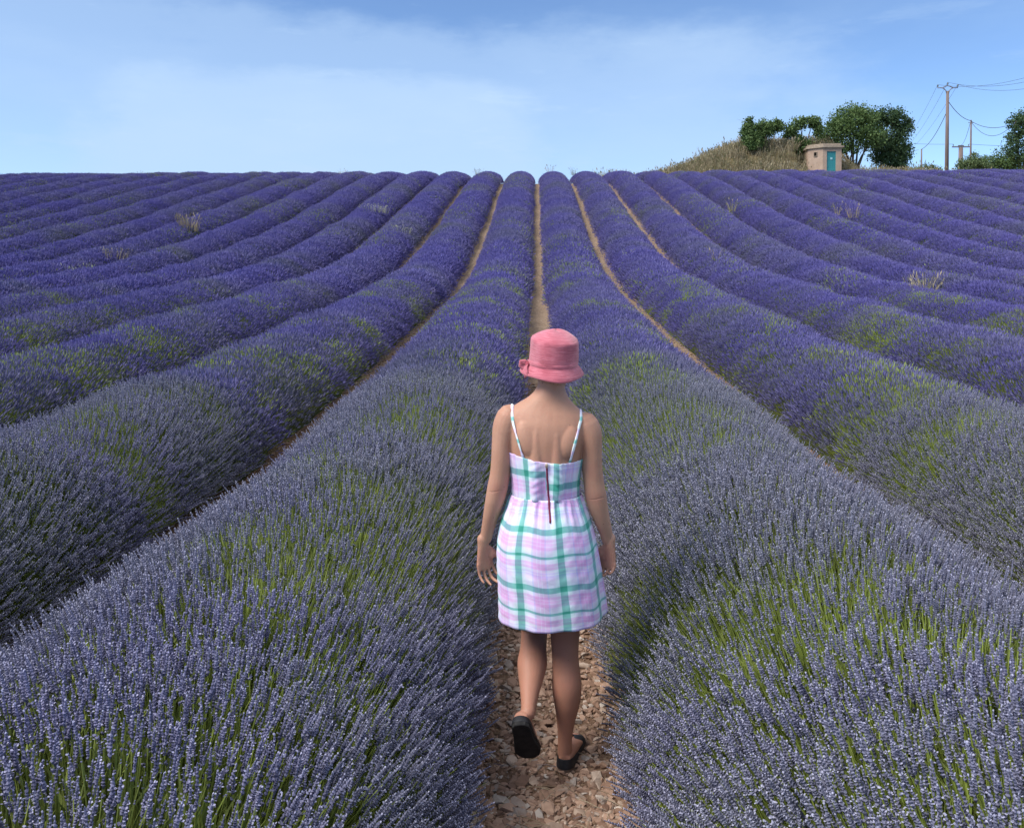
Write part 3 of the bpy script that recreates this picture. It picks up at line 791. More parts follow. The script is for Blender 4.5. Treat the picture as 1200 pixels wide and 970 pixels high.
# poles
m_pole = Mat('weathered_pole', .85, .2); npo = m_pole.noise(5, 4, .6, svec=(1, 1, .15)); m_pole.color(m_pole.ramp(npo, [(.3, (.13, .095, .085)), (.7, (.24, .185, .165))]))
m_steel = Mat('galvanised_steel', .5, .4); m_steel.color((.22, .21, .23)); m_steel.b.inputs['Metallic'].default_value = .5
m_glass = Mat('insulator_glass', .2, .5); m_glass.color((.10, .13, .14))
def insulator(loc, parent, s=1):
    prof = [(0.0, 0), (.03, 0), (.03, .10), (.09, .12), (.10, .16), (.05, .19), (.09, .22), (.095, .26), (.05, .30), (.04, .36), (0.0, .37)]
    V, Fc, n = [], [], 10
    for r_i, z in prof:
        for k in range(n): a = 2 * math.pi * k / n; V.append((max(r_i, .002) * math.cos(a) * s, max(r_i, .002) * math.sin(a) * s, z * s))
    for i in range(len(prof) - 1):
        for k in range(n): Fc.append((i * n + k, i * n + (k + 1) % n, (i + 1) * n + (k + 1) % n, (i + 1) * n + k))
    return mesh_obj('insulator', V, Fc, m_glass.m, parent, True, loc)
PT = at(1110.5, 107, 80); pz = gf(80); H = PT.z - pz
pole = empty('power_pole', (PT.x, 80, pz)); tag(pole, 'tall power pole topped by a forked bracket with insulators', 'pole')
v, f = tube([(0, 0, -.4), (0, 0, H * .5), (0, 0, H)], [.19, .16, .125], 12); mesh_obj('post', v, f, m_pole.m, pole, True)
br = empty('crossarm', (0, 0, H), pole)
for sx in (-1, 1):
    v, f = tube([(sx * .09, -.0, -.25), (sx * .16, 0, .05), (sx * .36, 0, .24), (sx * .52, 0, .30)], [.045] * 4, 6); mesh_obj('fork_arm', v, f, m_steel.m, br, True)
    v, f = tube([(0, 0, .52), (sx * .28, 0, .42), (sx * .50, 0, .31), (sx * .95, 0, .31)], [.045, .045, .045, .04], 6); mesh_obj('side_arm', v, f, m_steel.m, br, True)
INS = [(-.93, 0, H + .32), (0, 0, H + .53), (.93, 0, H + .32)]
for p in INS: insulator(p, pole, .85)
def simple_pole(px, py, Y, r0, label, name='wooden_pole'):
    p = at(px, py, Y); z0 = gf(Y); o = empty(name, (p.x, Y, z0)); tag(o, label, 'pole')
    v, f = tube([(0, 0, -.4), (0, 0, (p.z - z0) * .5), (0, 0, p.z - z0)], [r0, r0 * .88, r0 * .72], 10); mesh_obj('post', v, f, m_pole.m, o, True)
    v, f = tube([(0, 0, p.z - z0 - .02), (0, 0, p.z - z0 + .05)], [r0 * .8, r0 * .3], 10); mesh_obj('cap', v, f, m_steel.m, o, True)
    return o, p
thin, TP = simple_pole(1138, 141, 86, .10, 'thin bare pole carrying the sagging service cables to the tree')
v, f = tube([(-.28, 0, TP.z - gf(86) - .25), (.28, 0, TP.z - gf(86) - .25)], [.03, .03], 6); mesh_obj('bracket', v, f, m_steel.m, thin)
p = at(1126, 173, 112); tp = empty('crossarm_pole', (p.x, 112, gf(112))); tag(tp, 'distant thick pole with a straight crossarm', 'pole'); hh = p.z - gf(112)
v, f = tube([(0, 0, -.4), (0, 0, hh)], [.34, .26], 10); mesh_obj('post', v, f, m_pole.m, tp, True)
bm = bmesh.new(); add_box(bm, (-1.15, -.08, hh + .0), (1.15, .08, hh + .16), bevel=.02); bm_obj('crossarm', bm, m_steel.m, tp)
bm = bmesh.new(); add_box(bm, (-.36, -.12, hh + .162), (.36, .12, hh + .30), bevel=.03); bm_obj('top_plate', bm, m_steel.m, tp)
for x in (-1.0, 1.0): insulator((x, 0, hh + .16), tp, .8)
stub, SP = simple_pole(1080, 175, 100, .10, 'short far pole where the low cable ends beside the dark tree')

# cables
m_cab = Mat('cable', .6, .3); m_cab.color((.06, .065, .08))
def cable(a, b, sag, r, label, group='power cables'):
    a, b = Vector(a), Vector(b); pts = []
    for i in range(25):
        t = i / 24; q = a.lerp(b, t); q.z -= sag * 4 * t * (1 - t); pts.append(q - a)
    v, f = tube(pts, [r] * 25, 5); o = mesh_obj('power_cable', v, f, m_cab.m, None, True, a); tag(o, label, 'cable', group); return o
top = Vector((PT.x, 80, pz))
IT = [top + Vector(p) + Vector((0, 0, .3)) for p in INS]
far_end = [at(1300, 52, 56), at(1300, 62, 56), at(1300, 74, 56)]
for a, e, w in zip(IT, far_end, ('tall pole insulator facing the dark tree', 'raised middle insulator of the tall pole', 'tall pole insulator facing the thin pole')): cable(a, e, 1.1, .013, 'high conductor wire climbing away from the %s' % w)
for a, dx, w in zip(IT, (-1.0, 0, 1.0), ('first', 'middle', 'last')): cable(a, Vector(at(1052, 182, 135)) + Vector((dx * 1.0, 0, dx * .3)), 1.0, .012, 'faint wire falling behind the dark tree from the %s insulator of the tall pole' % w)
att = at(1111.5, 120, 80); cable((PT.x + .13, 80, att.z), (TP.x, 86, TP.z - .06), .35, .028, 'service cable sagging between the tall pole and thin pole')
cable((TP.x, 86, TP.z - .10), (b.x - .9, 77.2, at(1177, 146, 77).z), .45, .026, 'upper service cable from the thin pole into the tree')
cable((TP.x + .1, 86, TP.z - .30), (b.x - .9, 77.4, at(1176, 150, 77).z), .95, .022, 'lower slack service cable from the thin pole into the tree')
cable((PT.x - .15, 80, at(1107, 134, 80).z), (SP.x, 100, SP.z), .55, .028, 'cable dropping from the tall pole to the short far pole')
cable((TP.x - .1, 86, TP.z - .35), (p.x, 112, p.z + .3), .5, .020, 'cable dropping from the thin pole to the distant crossarm pole')
e = at(1230, 171, 112); cable((p.x + 1.0, 112, p.z + .45), e, .15, .022, 'level cable leaving the crossarm of the distant thick pole')
e = at(1040, 166, 112); cable((p.x - 1.0, 112, p.z + .45), e, .15, .018, 'level cable running from the distant crossarm behind the tall pole')

# weeds standing in the rows
def weed(px, py, hgt, spread, n, w, label, straw=m_straw.m, seed=1):
    q = hit(px, py, .70); V, Fc = grass_mesh(900 + seed, n, hgt, spread, w, True)
    o = mesh_obj('dry_weed', V, Fc, straw, None, False, (q.x, q.y, q.z - .12)); tag(o, label, 'weed', 'dry weeds standing in the lavender rows'); return o
m_pale = Mat('pale_seedhead', .85, .2); m_pale.color(m_pale.ramp(m_pale.node('ShaderNodeNewGeometry').outputs['Random Per Island'], [(0, (.36, .36, .24)), (.6, (.50, .48, .36)), (1, (.26, .29, .16))]))
weed(222, 268, .72, .32, 130, .008, 'large straw coloured dry weed clump in a row away from the hut', seed=1)
weed(440, 247, .45, .60, 110, .007, 'wide pale green weed patch spread along a far row top', m_pale.m, 2)
weed(470, 271, .38, .42, 70, .007, 'small pale weed tuft just below the wide pale patch', m_pale.m, 3)
weed(1083, 345, .62, .20, 90, .006, 'straw coloured weed clump standing alone in a row on the hut side', seed=4)
weed(838, 308, .65, .08, 12, .008, 'slim upright dry stalks rising from a hut side row', seed=5)
weed(1000, 252, .65, .22, 26, .007, 'loose dry stalks, the clump of a pair lying nearer the tall pole', seed=6)
weed(981, 250, .65, .14, 16, .007, 'loose dry stalks, the clump of a pair lying nearer the hut', seed=7)
weed(858, 245, .65, .16, 16, .011, 'thin dry stalks in a row straight below the mound', seed=8)
weed(95, 322, .45, .30, 40, .007, 'short sparse dry weed low in a row with greenish flowers', m_pale.m, 9)
weed(135, 300, .40, .40, 50, .007, 'flat pinkish dry weed spread below the large straw clump', seed=10)
weed(735, 299, .40, .15, 12, .008, 'faint dry stalks leaning over a furrow edge', m_pale.m, 11)
CREST = [(560, .5, 'wispy dry weed on the crest two rows from the walked furrow, away from the hut'), (645, .75, 'tallest wispy dry weed on the crest, beside the end of the walked furrow'),
         (672, .6, 'wispy dry weed on the crest one row from the walked furrow, hut side'), (310, .45, 'wispy dry weed on the crest seven rows from the walked furrow, away from the hut'),
         (402, .5, 'wispy dry weed on the crest five rows from the walked furrow, away from the hut'), (165, .4, 'low wispy dry weed on the crest eleven rows from the walked furrow'),
         (720, .45, 'wispy dry weed on the crest two rows from the walked furrow, hut side')]
for i, (px, hgt, label) in enumerate(CREST):
    q = at(px, 203, 60.5); V, Fc = grass_mesh(950 + i, 26, hgt, .22, .009, True)
    o = mesh_obj('crest_weed', V, Fc, m_straw.m, None, False, (q.x, 60.5, gf(60.5) + .62)); tag(o, label, 'weed', 'wispy weeds along the field crest')
# ------------------------------------------------------------------ the walking person
PY = 3.105                                        # metres ahead of the camera
person = empty('person', (0, PY, gf(PY)))
tag(person, 'person in pink hat and plaid sundress walking away along the stony furrow', 'person')
SKIN = Mat('skin', .55, .35)
n = SKIN.noise(6, 3, .5); n2 = SKIN.noise(180, 2, .5); n3 = SKIN.noise(34, 3, .6)
c = SKIN.ramp(n, [(.3, (.46, .235, .150)), (.7, (.53, .285, .190))])
c = SKIN.mix(SKIN.math('MULTIPLY', SKIN.smooth(n3, .55, .72), .16), c, (.36, .17, .12))
# redder, darker skin colour towards the lower legs and hands
sx_ = SKIN.node('ShaderNodeSeparateXYZ'); SKIN.l.new(SKIN.node('ShaderNodeTexCoord').outputs['Object'], sx_.inputs[0])
legs = SKIN.smooth(sx_.outputs['Z'], .80, .60)
c = SKIN.mix(SKIN.math('MULTIPLY', legs, .55), c, (.31, .125, .085))
def flush(cz, cx, r):
    a_ = SKIN.math('DIVIDE', SKIN.math('SUBTRACT', sx_.outputs['Z'], cz), r); b_ = SKIN.math('DIVIDE', SKIN.math('SUBTRACT', sx_.outputs['X'], cx), r)
    return SKIN.smooth(SKIN.math('SQRT', SKIN.math('ADD', SKIN.math('MULTIPLY', a_, a_), SKIN.math('MULTIPLY', b_, b_))), 1.0, .1)
for cz, cx, r in ((1.075, -.205, .045), (1.045, .168, .045), (.79, -.25, .07), (.80, .215, .07)):      # elbows and hands are ruddier
    c = SKIN.mix(SKIN.math('MULTIPLY', flush(cz, cx, r), .45), c, (.40, .17, .12))
# freckles, and the fold over each elbow
vo = SKIN.node('ShaderNodeTexVoronoi'); vo.inputs['Scale'].default_value = 46; SKIN.l.new(SKIN.node('ShaderNodeTexCoord').outputs['Object'], vo.inputs['Vector'])
sp_ = SKIN.node('ShaderNodeSeparateColor'); SKIN.l.new(vo.outputs['Color'], sp_.inputs[0])
c = SKIN.mix(SKIN.math('MULTIPLY', SKIN.math('MULTIPLY', SKIN.smooth(vo.outputs['Distance'], .17, .07), SKIN.smooth(sp_.outputs[0], .80, .86)), .55), c, (.17, .07, .045))
c = SKIN.mix(SKIN.math('MULTIPLY', SKIN.smooth(SKIN.noise(16, 4, .65), .48, .70), .22), c, (.50, .20, .14))
fold = 0.0
for cz, cx in ((1.066, -.205), (1.040, .166)):
    wob = SKIN.math('MULTIPLY', SKIN.math('SINE', SKIN.math('MULTIPLY', SKIN.math('SUBTRACT', sx_.outputs['X'], cx), 60)), .004)
    ln = SKIN.smooth(SKIN.math('ABSOLUTE', SKIN.math('SUBTRACT', SKIN.math('SUBTRACT', sx_.outputs['Z'], cz), wob)), .0042, .0006)
    fold = SKIN.math('ADD', fold, SKIN.math('MULTIPLY', ln, flush(cz, cx, .034)))
SKIN.color(c).bump(SKIN.math('SUBTRACT', SKIN.math('ADD', n2, SKIN.math('MULTIPLY', n3, 1.5)), SKIN.math('MULTIPLY', fold, 9.0)), .20, .003)
SKIN.b.inputs['Subsurface Weight'].default_value = .12
SKIN.b.inputs['Subsurface Radius'].default_value = (.012, .005, .003)
SKIN.b.inputs['Subsurface Scale'].default_value = .6

def spline(vals, m):
    """smooth curve through rows of numbers, m samples per span"""
    A = [np.array(v, float) for v in vals]; out = []
    for i in range(len(A) - 1):
        p0 = A[max(i - 1, 0)]; p1 = A[i]; p2 = A[i + 1]; p3 = A[min(i + 2, len(A) - 1)]
        for j in range(m):
            t = j / m
            out.append(.5 * ((2 * p1) + (p2 - p0) * t + (2 * p0 - 5 * p1 + 4 * p2 - p3) * t * t + (3 * p1 - p0 - 3 * p2 + p3) * t ** 3))
    out.append(A[-1]); return out
def rings(secs, n=28, m=3, closed=True):
    """stack of level ellipses: (cx, cy, cz, rx, ry)"""
    V, Fc = [], []
    R = spline(secs, m)
    for cx, cy, cz, rx, ry in R:
        for k in range(n):
            t = 2 * math.pi * k / n
            V.append(Vector((cx + rx * math.cos(t), cy + ry * math.sin(t), cz)))
    for i in range(len(R) - 1):
        for k in range(n):
            Fc.append((i * n + k, i * n + (k + 1) % n, (i + 1) * n + (k + 1) % n, (i + 1) * n + k))
    if closed:
        Fc.append(tuple(range(n))[::-1]); Fc.append(tuple(range((len(R) - 1) * n, len(R) * n)))
    return V, Fc
def limb(secs, n=18, m=4, up=(1, 0, 0)):
    """bent limb: (x, y, z, half width sideways, half depth) with rounded ends"""
    R = spline(secs, m); V, Fc = [], []
    P = [Vector(r[:3]) for r in R]
    s0 = R[0]; s1 = R[-1]
    # round the ends
    d0 = (P[1] - P[0]).normalized(); d1 = (P[-1] - P[-2]).normalized()
    pre = [(P[0] - d0 * min(s0[3], s0[4]) * q, s0[3] * w, s0[4] * w, d0) for q, w in ((.9, .35), (.55, .8))]
    post = [(P[-1] + d1 * min(s1[3], s1[4]) * q, s1[3] * w, s1[4] * w, d1) for q, w in ((.55, .8), (.9, .35))]
    sec = pre + [(P[i], R[i][3], R[i][4], (P[min(i + 1, len(P) - 1)] - P[max(i - 1, 0)]).normalized()) for i in range(len(P))] + post
    for p, a, b, d in sec:
        x = Vector(up); x = (x - d * x.dot(d)).normalized(); y = d.cross(x)
        for k in range(n):
            t = 2 * math.pi * k / n; V.append(p + x * math.cos(t) * a + y * math.sin(t) * b)
    for i in range(len(sec) - 1):
        for k in range(n):
            Fc.append((i * n + k, i * n + (k + 1) % n, (i + 1) * n + (k + 1) % n, (i + 1) * n + k))
    Fc.append(tuple(range(n))[::-1]); Fc.append(tuple(range((len(sec) - 1) * n, len(sec) * n)))
    return V, Fc
def ell(c, r, rot=None, n=16, m=10):
    V, Fc = [], []
    Mx = rot or Matrix.Identity(3)
    for i in range(m + 1):
        ph = math.pi * i / m
        for k in range(n):
            t = 2 * math.pi * k / n
            V.append(Vector(c) + Mx @ Vector((r[0] * math.sin(ph + 1e-3) * math.cos(t), r[1] * math.sin(ph + 1e-3) * math.sin(t), r[2] * math.cos(ph))))
    for i in range(m):
        for k in range(n): Fc.append((i * n + k, (i + 1) * n + k, (i + 1) * n + (k + 1) % n, i * n + (k + 1) % n))
    Fc.append(tuple(range(n))); Fc.append(tuple(range(m * n, m * n + n))[::-1])
    return V, Fc
sstep = lambda v, a, b: (lambda t: t * t * (3 - 2 * t))(min(1, max(0, (v - a) / (b - a))))
def tilt(p):
    """her left shoulder rides higher than her right in mid stride"""
    p = Vector(p); p.z -= .10 * (p.x + .01) * sstep(p.z, 1.12, 1.38) * (1 - sstep(p.z, 1.44, 1.52)); return p

TORSO = [(-.016, .004, .77, .145, .105), (-.018, .0, .84, .168, .125), (-.018, .0, .90, .166, .122), (-.020, .004, .98, .142, .104),
         (-.021, .006, 1.06, .120, .090), (-.022, .004, 1.14, .119, .092), (-.022, .002, 1.21, .127, .098), (-.021, .0, 1.28, .137, .098),
         (-.018, -.004, 1.34, .146, .086), (-.014, -.006, 1.378, .142, .068), (-.011, -.004, 1.408, .112, .056), (-.007, 0, 1.434, .078, .052),
         (-.004, .004, 1.46, .0565, .052), (-.002, .012, 1.49, .0465, .052), (.0, .02, 1.53, .0465, .055), (.0, .026, 1.57, .048, .055)]
body = []
v, f = rings(TORSO); body.append(([tilt(p) for p in v], f))
# shoulder blades and the muscle beside the spine
for sgn, cx in ((-1, -.085), (1, .052)):
    body.append(([tilt(p) for p in ell((cx, -.0690, 1.298), (.038, .025, .066), Euler((rad(-8), rad(14 * sgn), 0)).to_matrix())[0]], ell((0, 0, 0), (1, 1, 1))[1]))
    body.append(([tilt(p) for p in ell((-.02 + sgn * .034, -.080, 1.20), (.024, .022, .15))[0]], ell((0, 0, 0), (1, 1, 1))[1]))
    body.append(([tilt(p) for p in ell((-.018 + sgn * .077, -.052, .86), (.080, .066, .10))[0]], ell((0, 0, 0), (1, 1, 1))[1]))  # seat
    body.append(([tilt(p) for p in ell((-.018 + sgn * .065, .075, 1.235), (.055, .052, .055))[0]], ell((0, 0, 0), (1, 1, 1))[1]))
# head and face
HZ = -.042
body.append(ell((.002, .028, 1.607 + HZ), (.073, .092, .090)))
body.append(ell((.002, .052, 1.545 + HZ), (.054, .062, .062)))
body.append(ell((.002, .097, 1.503 + HZ), (.022, .020, .020)))                       # chin
body.append(limb([(.002, .112, 1.592 + HZ, .008, .009), (.002, .128, 1.567 + HZ, .010, .011), (.002, .134, 1.552 + HZ, .013, .011)], 10, 2))   # nose
body.append(ell((.002, .113, 1.528 + HZ), (.021, .010, .0065))); body.append(ell((.002, .112, 1.519 + HZ), (.018, .010, .0065)))          # lips
for sx in (-1, 1):
    body.append(ell((.002 + sx * .030, .101, 1.603 + HZ), (.020, .013, .006)))       # brow
    body.append(ell((.002 + sx * .071, .022, 1.574 + HZ), (.008, .017, .029), Euler((rad(-12), 0, 0)).to_matrix()))   # ears
# arms
ARM_L = [(-.150, -.004, 1.372, .046, .047), (-.165, -.006, 1.335, .0455, .049), (-.175, -.008, 1.275, .0395, .046), (-.180, -.010, 1.215, .0370, .042), (-.186, -.010, 1.160, .0365, .039),
         (-.194, -.010, 1.118, .0370, .038), (-.203, -.004, 1.075, .0355, .038), (-.218, .010, 1.015, .0300, .033), (-.232, .026, .955, .0245, .026), (-.243, .034, .905, .0220, .019)]
ARM_R = [(.120, -.004, 1.345, .046, .047), (.133, -.006, 1.310, .0455, .049), (.140, -.008, 1.250, .0390, .046), (.144, -.010, 1.190, .0370, .042), (.150, -.010, 1.135, .0370, .039),
         (.157, -.010, 1.092, .0385, .038), (.165, -.004, 1.050, .0365, .038), (.181, .008, .995, .0300, .033), (.197, .022, .945, .0245, .026), (.206, .030, .905, .0215, .019)]
body.append(limb(ARM_L)); body.append(limb(ARM_R))
# hands: palm, four fingers of unequal length and a thumb
def hand(w, side, curl, turn, drop):
    """w wrist, side -1 her left / +1 her right; the palm looks at the thigh and a little back"""
    parts = []
    # local frame: a = down along the hand, b = from little finger to index (forward), n = out of the back of the hand
    R = Euler((rad(drop), 0, rad(turn * side))).to_matrix()
    a = R @ Vector((0, .10, -1)).normalized(); bdir = R @ Vector((0, 1, .10)).normalized(); nn = R @ Vector((side, 0, 0))
    W = Vector(w)
    def pt(u, v, h): return W + a * u + bdir * v + nn * h
    def chain(pts, rs):
        return limb([(*pt(*p), r, r * .92) for p, r in zip(pts, rs)], 10, 3, up=nn)
    # palm as a flattened limb, wide along b
    secs = [(*pt(-.030, 0, 0), .0195, .0205), (*pt(-.006, 0, 0), .0185, .0215), (*pt(.014, .0, .001), .0165, .0255), (*pt(.040, .002, .002), .0150, .0335), (*pt(.068, .001, .001), .0130, .0375), (*pt(.084, .0, -.001), .0112, .037)]
    parts.append(limb(secs, 16, 3, up=nn))
    parts.append(ell(pt(.035, .026, -.010), (.014, .014, .024)))
    for i, (v, L, u0) in enumerate(((-.0325, .060, .076), (-.0110, .073, .083), (.0110, .079, .086), (.0330, .071, .083))):
        seg = [L * .44, L * .31, L * .25]; ang = 0; p = [u0 - .012, v, 0]; pts = [tuple(p)]; p = [u0, v * 1.0, -.001]; pts.append(tuple(p))
        cs = curl[i]
        for j, s in enumerate(seg):
            ang += cs[j]
            p = [p[0] + s * math.cos(ang), p[1] * 1.03, p[2] - s * math.sin(ang)]; pts.append(tuple(p))
        r0 = (.0064, .0071, .0074, .0071)[i]
        parts.append(chain(pts, [r0 * 1.05, r0 * 1.06, r0, r0 * .93, r0 * .74]))
    th = [(.012, .020, -.006), (.036, .040, -.016), (.060, .050, -.026), (.082, .049, -.034)]
    parts.append(chain(th, [.0125, .0108, .0092, .0076]))
    return parts
CL = [(rad(10), rad(26), rad(18)), (rad(14), rad(30), rad(20)), (rad(24), rad(36), rad(22)), (rad(32), rad(38), rad(22))]
CR = [(rad(50), rad(54), rad(30)), (rad(44), rad(52), rad(30)), (rad(36), rad(48), rad(28)), (rad(24), rad(42), rad(26))]
body += hand((-.252, .032, .880), -1, CL, 46, 0)
body += hand((.213, .030, .888), 1, CR, 46, 0)
# legs: weight on her right, the left swinging through with the heel up
hipL, hipR = (-.085, .0, .84), (.052, .0, .84)
body.append(limb([(.060, .0, .84, .086, .095), (.058, .004, .76, .080, .085), (.054, .010, .68, .067, .073), (.051, .014, .60, .0575, .062), (.050, .014, .53, .0535, .056), (.051, .010, .47, .050, .054),
                  (.054, .002, .42, .0510, .053), (.057, -.008, .355, .0555, .058), (.058, -.006, .29, .0495, .051), (.055, .002, .22, .0370, .038), (.052, .008, .15, .0285, .031), (.051, .010, .10, .0270, .031), (.051, .012, .06, .0270, .034)], 22))
KNEE, ANK = Vector((-.064, .115, .515)), Vector((-.086, -.166, .332))
def between(a, b, t, dy=0, dz=0): p = a.lerp(b, t); return (p.x, p.y + dy, p.z + dz)
body.append(limb([(-.092, .0, .84, .086, .095), (-.088, .03, .76, .079, .085), (-.078, .06, .67, .066, .073), (-.068, .086, .60, .057, .062), (*KNEE, .051, .054),
                  (*between(KNEE, ANK, .16, -.02, -.01), .0500, .052), (*between(KNEE, ANK, .36, -.010, -.014), .0560, .0575), (*between(KNEE, ANK, .55, -.004, -.008), .0475, .049),
                  (*between(KNEE, ANK, .75), .0360, .037), (*between(KNEE, ANK, .92), .0275, .030), (*ANK, .0265, .030)], 22))
# feet
def foot(heel, t, nu, sx, L=.232):
    """heel: back end of the sole, t along the foot, nu up out of the instep, sx sideways"""
    heel, t, nu, sx = Vector(heel), Vector(t).normalized(), Vector(nu).normalized(), Vector(sx).normalized()
    secs = [(.014, .026, .024, .026), (.045, .034, .030, .036), (.085, .034, .036, .034), (.13, .028, .040, .028), (.165, .021, .0435, .020), (.198, .016, .040, .0145), (.222, .013, .028, .011)]
    R = spline(secs, 3); V, Fc = [], []; nn = 18
    for u, h, a, b in R:
        for k in range(nn):
            q = 2 * math.pi * k / nn; V.append(heel + t * u * L / .232 + nu * (max(b * .95, h) + b * math.sin(q)) + sx * (a * math.cos(q) + .006 * u / L))
    for i in range(len(R) - 1):
        for k in range(nn): Fc.append((i * nn + k, i * nn + (k + 1) % nn, (i + 1) * nn + (k + 1) % nn, (i + 1) * nn + k))
    Fc.append(tuple(range(nn))[::-1]); Fc.append(tuple(range((len(R) - 1) * nn, len(R) * nn)))
    return V, Fc
PHI = rad(58)
tR, nR = Vector((.22, 1, 0)).normalized(), Vector((0, 0, 1)); xR = tR.cross(nR)
tL = Vector((.10, math.cos(PHI), -math.sin(PHI))).normalized(); xL = Vector((1, -.05 * .4, .06)).normalized(); nL = xL.cross(tL).normalized(); xL = tL.cross(nL)
HEEL_R = Vector((.046, -.035, .022)); HEEL_L = ANK - tL * .040 - nL * .060 - Vector((.024, 0, 0))
body.append(foot(HEEL_R, tR, nR, xR)); body.append(foot(HEEL_L, tL, nL, xL))
V, Fc = merge(body)
skin = mesh_obj('body', V, Fc, SKIN.m, person)
for nm, kw in (('REMESH', dict(mode='VOXEL', voxel_size=.0032, use_smooth_shade=True)), ('SMOOTH', dict(factor=.5, iterations=9))):
    md = skin.modifiers.new(nm.lower(), nm)
    for a, b_ in kw.items(): setattr(md, a, b_)
bpy.context.view_layer.update()
dg = bpy.context.evaluated_depsgraph_get()
me = bpy.data.meshes.new_from_object(skin.evaluated_get(dg)); me.name = 'body'
skin.modifiers.clear(); skin.data = me; me.shade_smooth()
if not me.materials: me.materials.append(SKIN.m)
BODY = BVHTree.FromPolygons([v.co.copy() for v in me.vertices], [tuple(p.vertices) for p in me.polygons])
# eyes
m_eye = Mat('eye_white', .2, .5); m_eye.color((.75, .72, .68)); m_iris = Mat('iris', .2, .5); m_iris.color((.08, .05, .03))
for sx in (-1, 1):
    v, f = ell((.002 + sx * .030, .104, 1.585 + HZ), (.0125, .0115, .0085)); e = mesh_obj('eye', v, f, m_eye.m, person, True)
    v, f = ell((.002 + sx * .030, .1125, 1.585 + HZ), (.005, .004, .005)); mesh_obj('iris', v, f, m_iris.m, e, True)

# hair gathered up under the hat
m_hair = Mat('hair', .5, .4)
nh = m_hair.noise(60, 3, .6, svec=(1, 1, .12)); m_hair.color(m_hair.ramp(nh, [(.3, (.05, .03, .018)), (.7, (.14, .09, .055))])).bump(nh, .5, .003)
hv, hf = [], []
nn = 36
for i in range(9):
    z = 1.514 + i * .010
    for k in range(nn + 1):
        t = math.pi * 1.5 + rad(66) * (2 * k / nn - 1) ; fr = .0
        r = 1.0 + .012 * math.sin(k * 5.1 + i)
        zz = min(1, abs(z - 1.565) / .1); s = math.sqrt(max(0, 1 - zz * zz))
        hv.append((.002 + .0735 * r * max(.66, s) * math.cos(t), .028 + .0940 * r * max(.62, s) * math.sin(t) * (1 if math.sin(t) < 0 else .2), z + .010 * abs(math.cos(t)) * (i == 0)))
for i in range(8):
    for k in range(nn): hf.append((i * (nn + 1) + k, i * (nn + 1) + k + 1, (i + 1) * (nn + 1) + k + 1, (i + 1) * (nn + 1) + k))
hair = mesh_obj('hair', hv, hf, m_hair.m, person, True)
md = hair.modifiers.new('solid', 'SOLIDIFY'); md.thickness = .006; md.offset = -1

# stray hairs at the nape
sv_ = []
for i in range(34):
    a = math.pi * 1.5 + random.uniform(-.95, .95); r_ = random.uniform(.92, 1.04); L = random.uniform(.012, .038)
    p = Vector((.001 + .052 * r_ * math.cos(a), .018 + .060 * r_ * math.sin(a), 1.524)); sw = random.uniform(-.010, .010)
    sv_.append(tube([p, p + Vector((sw * .3, -.002, -L * .5)), p + Vector((sw, .001, -L))], [.0008, .0007, .0003], 4))
V, Fc = merge(sv_); tag(mesh_obj('stray_hair', V, Fc, m_hair.m, hair), kind='stuff')

# ---- hat
m_hat = Mat('hat_felt', .9, .15)
tc = m_hat.node('ShaderNodeTexCoord').outputs['Object']
hb = m_hat.noise(1.0, 4, .6, vec=tc, svec=(22, 22, 330)); hb2 = m_hat.noise(420, 2, .5, vec=tc); hb3 = m_hat.noise(22, 3, .5, vec=tc)
c = m_hat.ramp(m_hat.math('ADD', m_hat.math('MULTIPLY', hb, .6), m_hat.math('MULTIPLY', hb3, .4)), [(.34, (.42, .095, .125)), (.50, (.55, .150, .190)), (.66, (.66, .225, .270))])
m_hat.color(c).bump(m_hat.math('ADD', hb, m_hat.math('MULTIPLY', hb2, .35)), .55, .004)
m_hat.b.inputs['Sheen Weight'].default_value = .35; m_hat.b.inputs['Sheen Roughness'].default_value = .5
m_hatd = Mat('hat_trim', .9, .15); m_hatd.color((.40, .085, .115)).bump(m_hatd.noise(160, 3, .6), .4, .003)
HX, HY = .003, .018
hat = empty('hat', (HX, HY, 1.545), person); hat.rotation_euler = (rad(5), rad(1.5), 0)
def lathe(profile, n, fx=1.0, fy=1.0, wob=None, mat=None, name='part', parent=None):
    V, Fc = [], []
    for i, (r, z) in enumerate(profile):
        for k in range(n):
            t = 2 * math.pi * k / n; dr, dz = wob(i, t) if wob else (0, 0)
            V.append(((r + dr) * math.cos(t) * fx, (r + dr) * math.sin(t) * fy, z + dz))
    for i in range(len(profile) - 1):
        for k in range(n): Fc.append((i * n + k, i * n + (k + 1) % n, (i + 1) * n + (k + 1) % n, (i + 1) * n + k))
    return mesh_obj(name, V, Fc, mat, parent, True)
crown_p = [(.0865, .014), (.0875, .030), (.0865, .050), (.0855, .070), (.0850, .090), (.0845, .098), (.0800, .106), (.0660, .116), (.0480, .126), (.0300, .133), (.0120, .137), (.0005, .1375)]
def wob_c(i, t): return (.0018 * math.sin(3 * t + i * .7) + .0012 * math.sin(7 * t + 1 + i)) * min(1, (11 - i) / 5), .0025 * math.sin(2 * t + .5) * (i > 5)
cr = lathe(crown_p, 64, 1.0, 1.14, wob_c, m_hat.m, 'crown', hat)
cr.rotation_euler = (rad(2), rad(3), 0)
brim_p = [(.0862, .024), (.0885, .014), (.0945, .003), (.1025, -.010), (.1090, -.022), (.1100, -.027), (.1080, -.0295), (.1000, -.022), (.0930, -.006), (.0860, .010)]
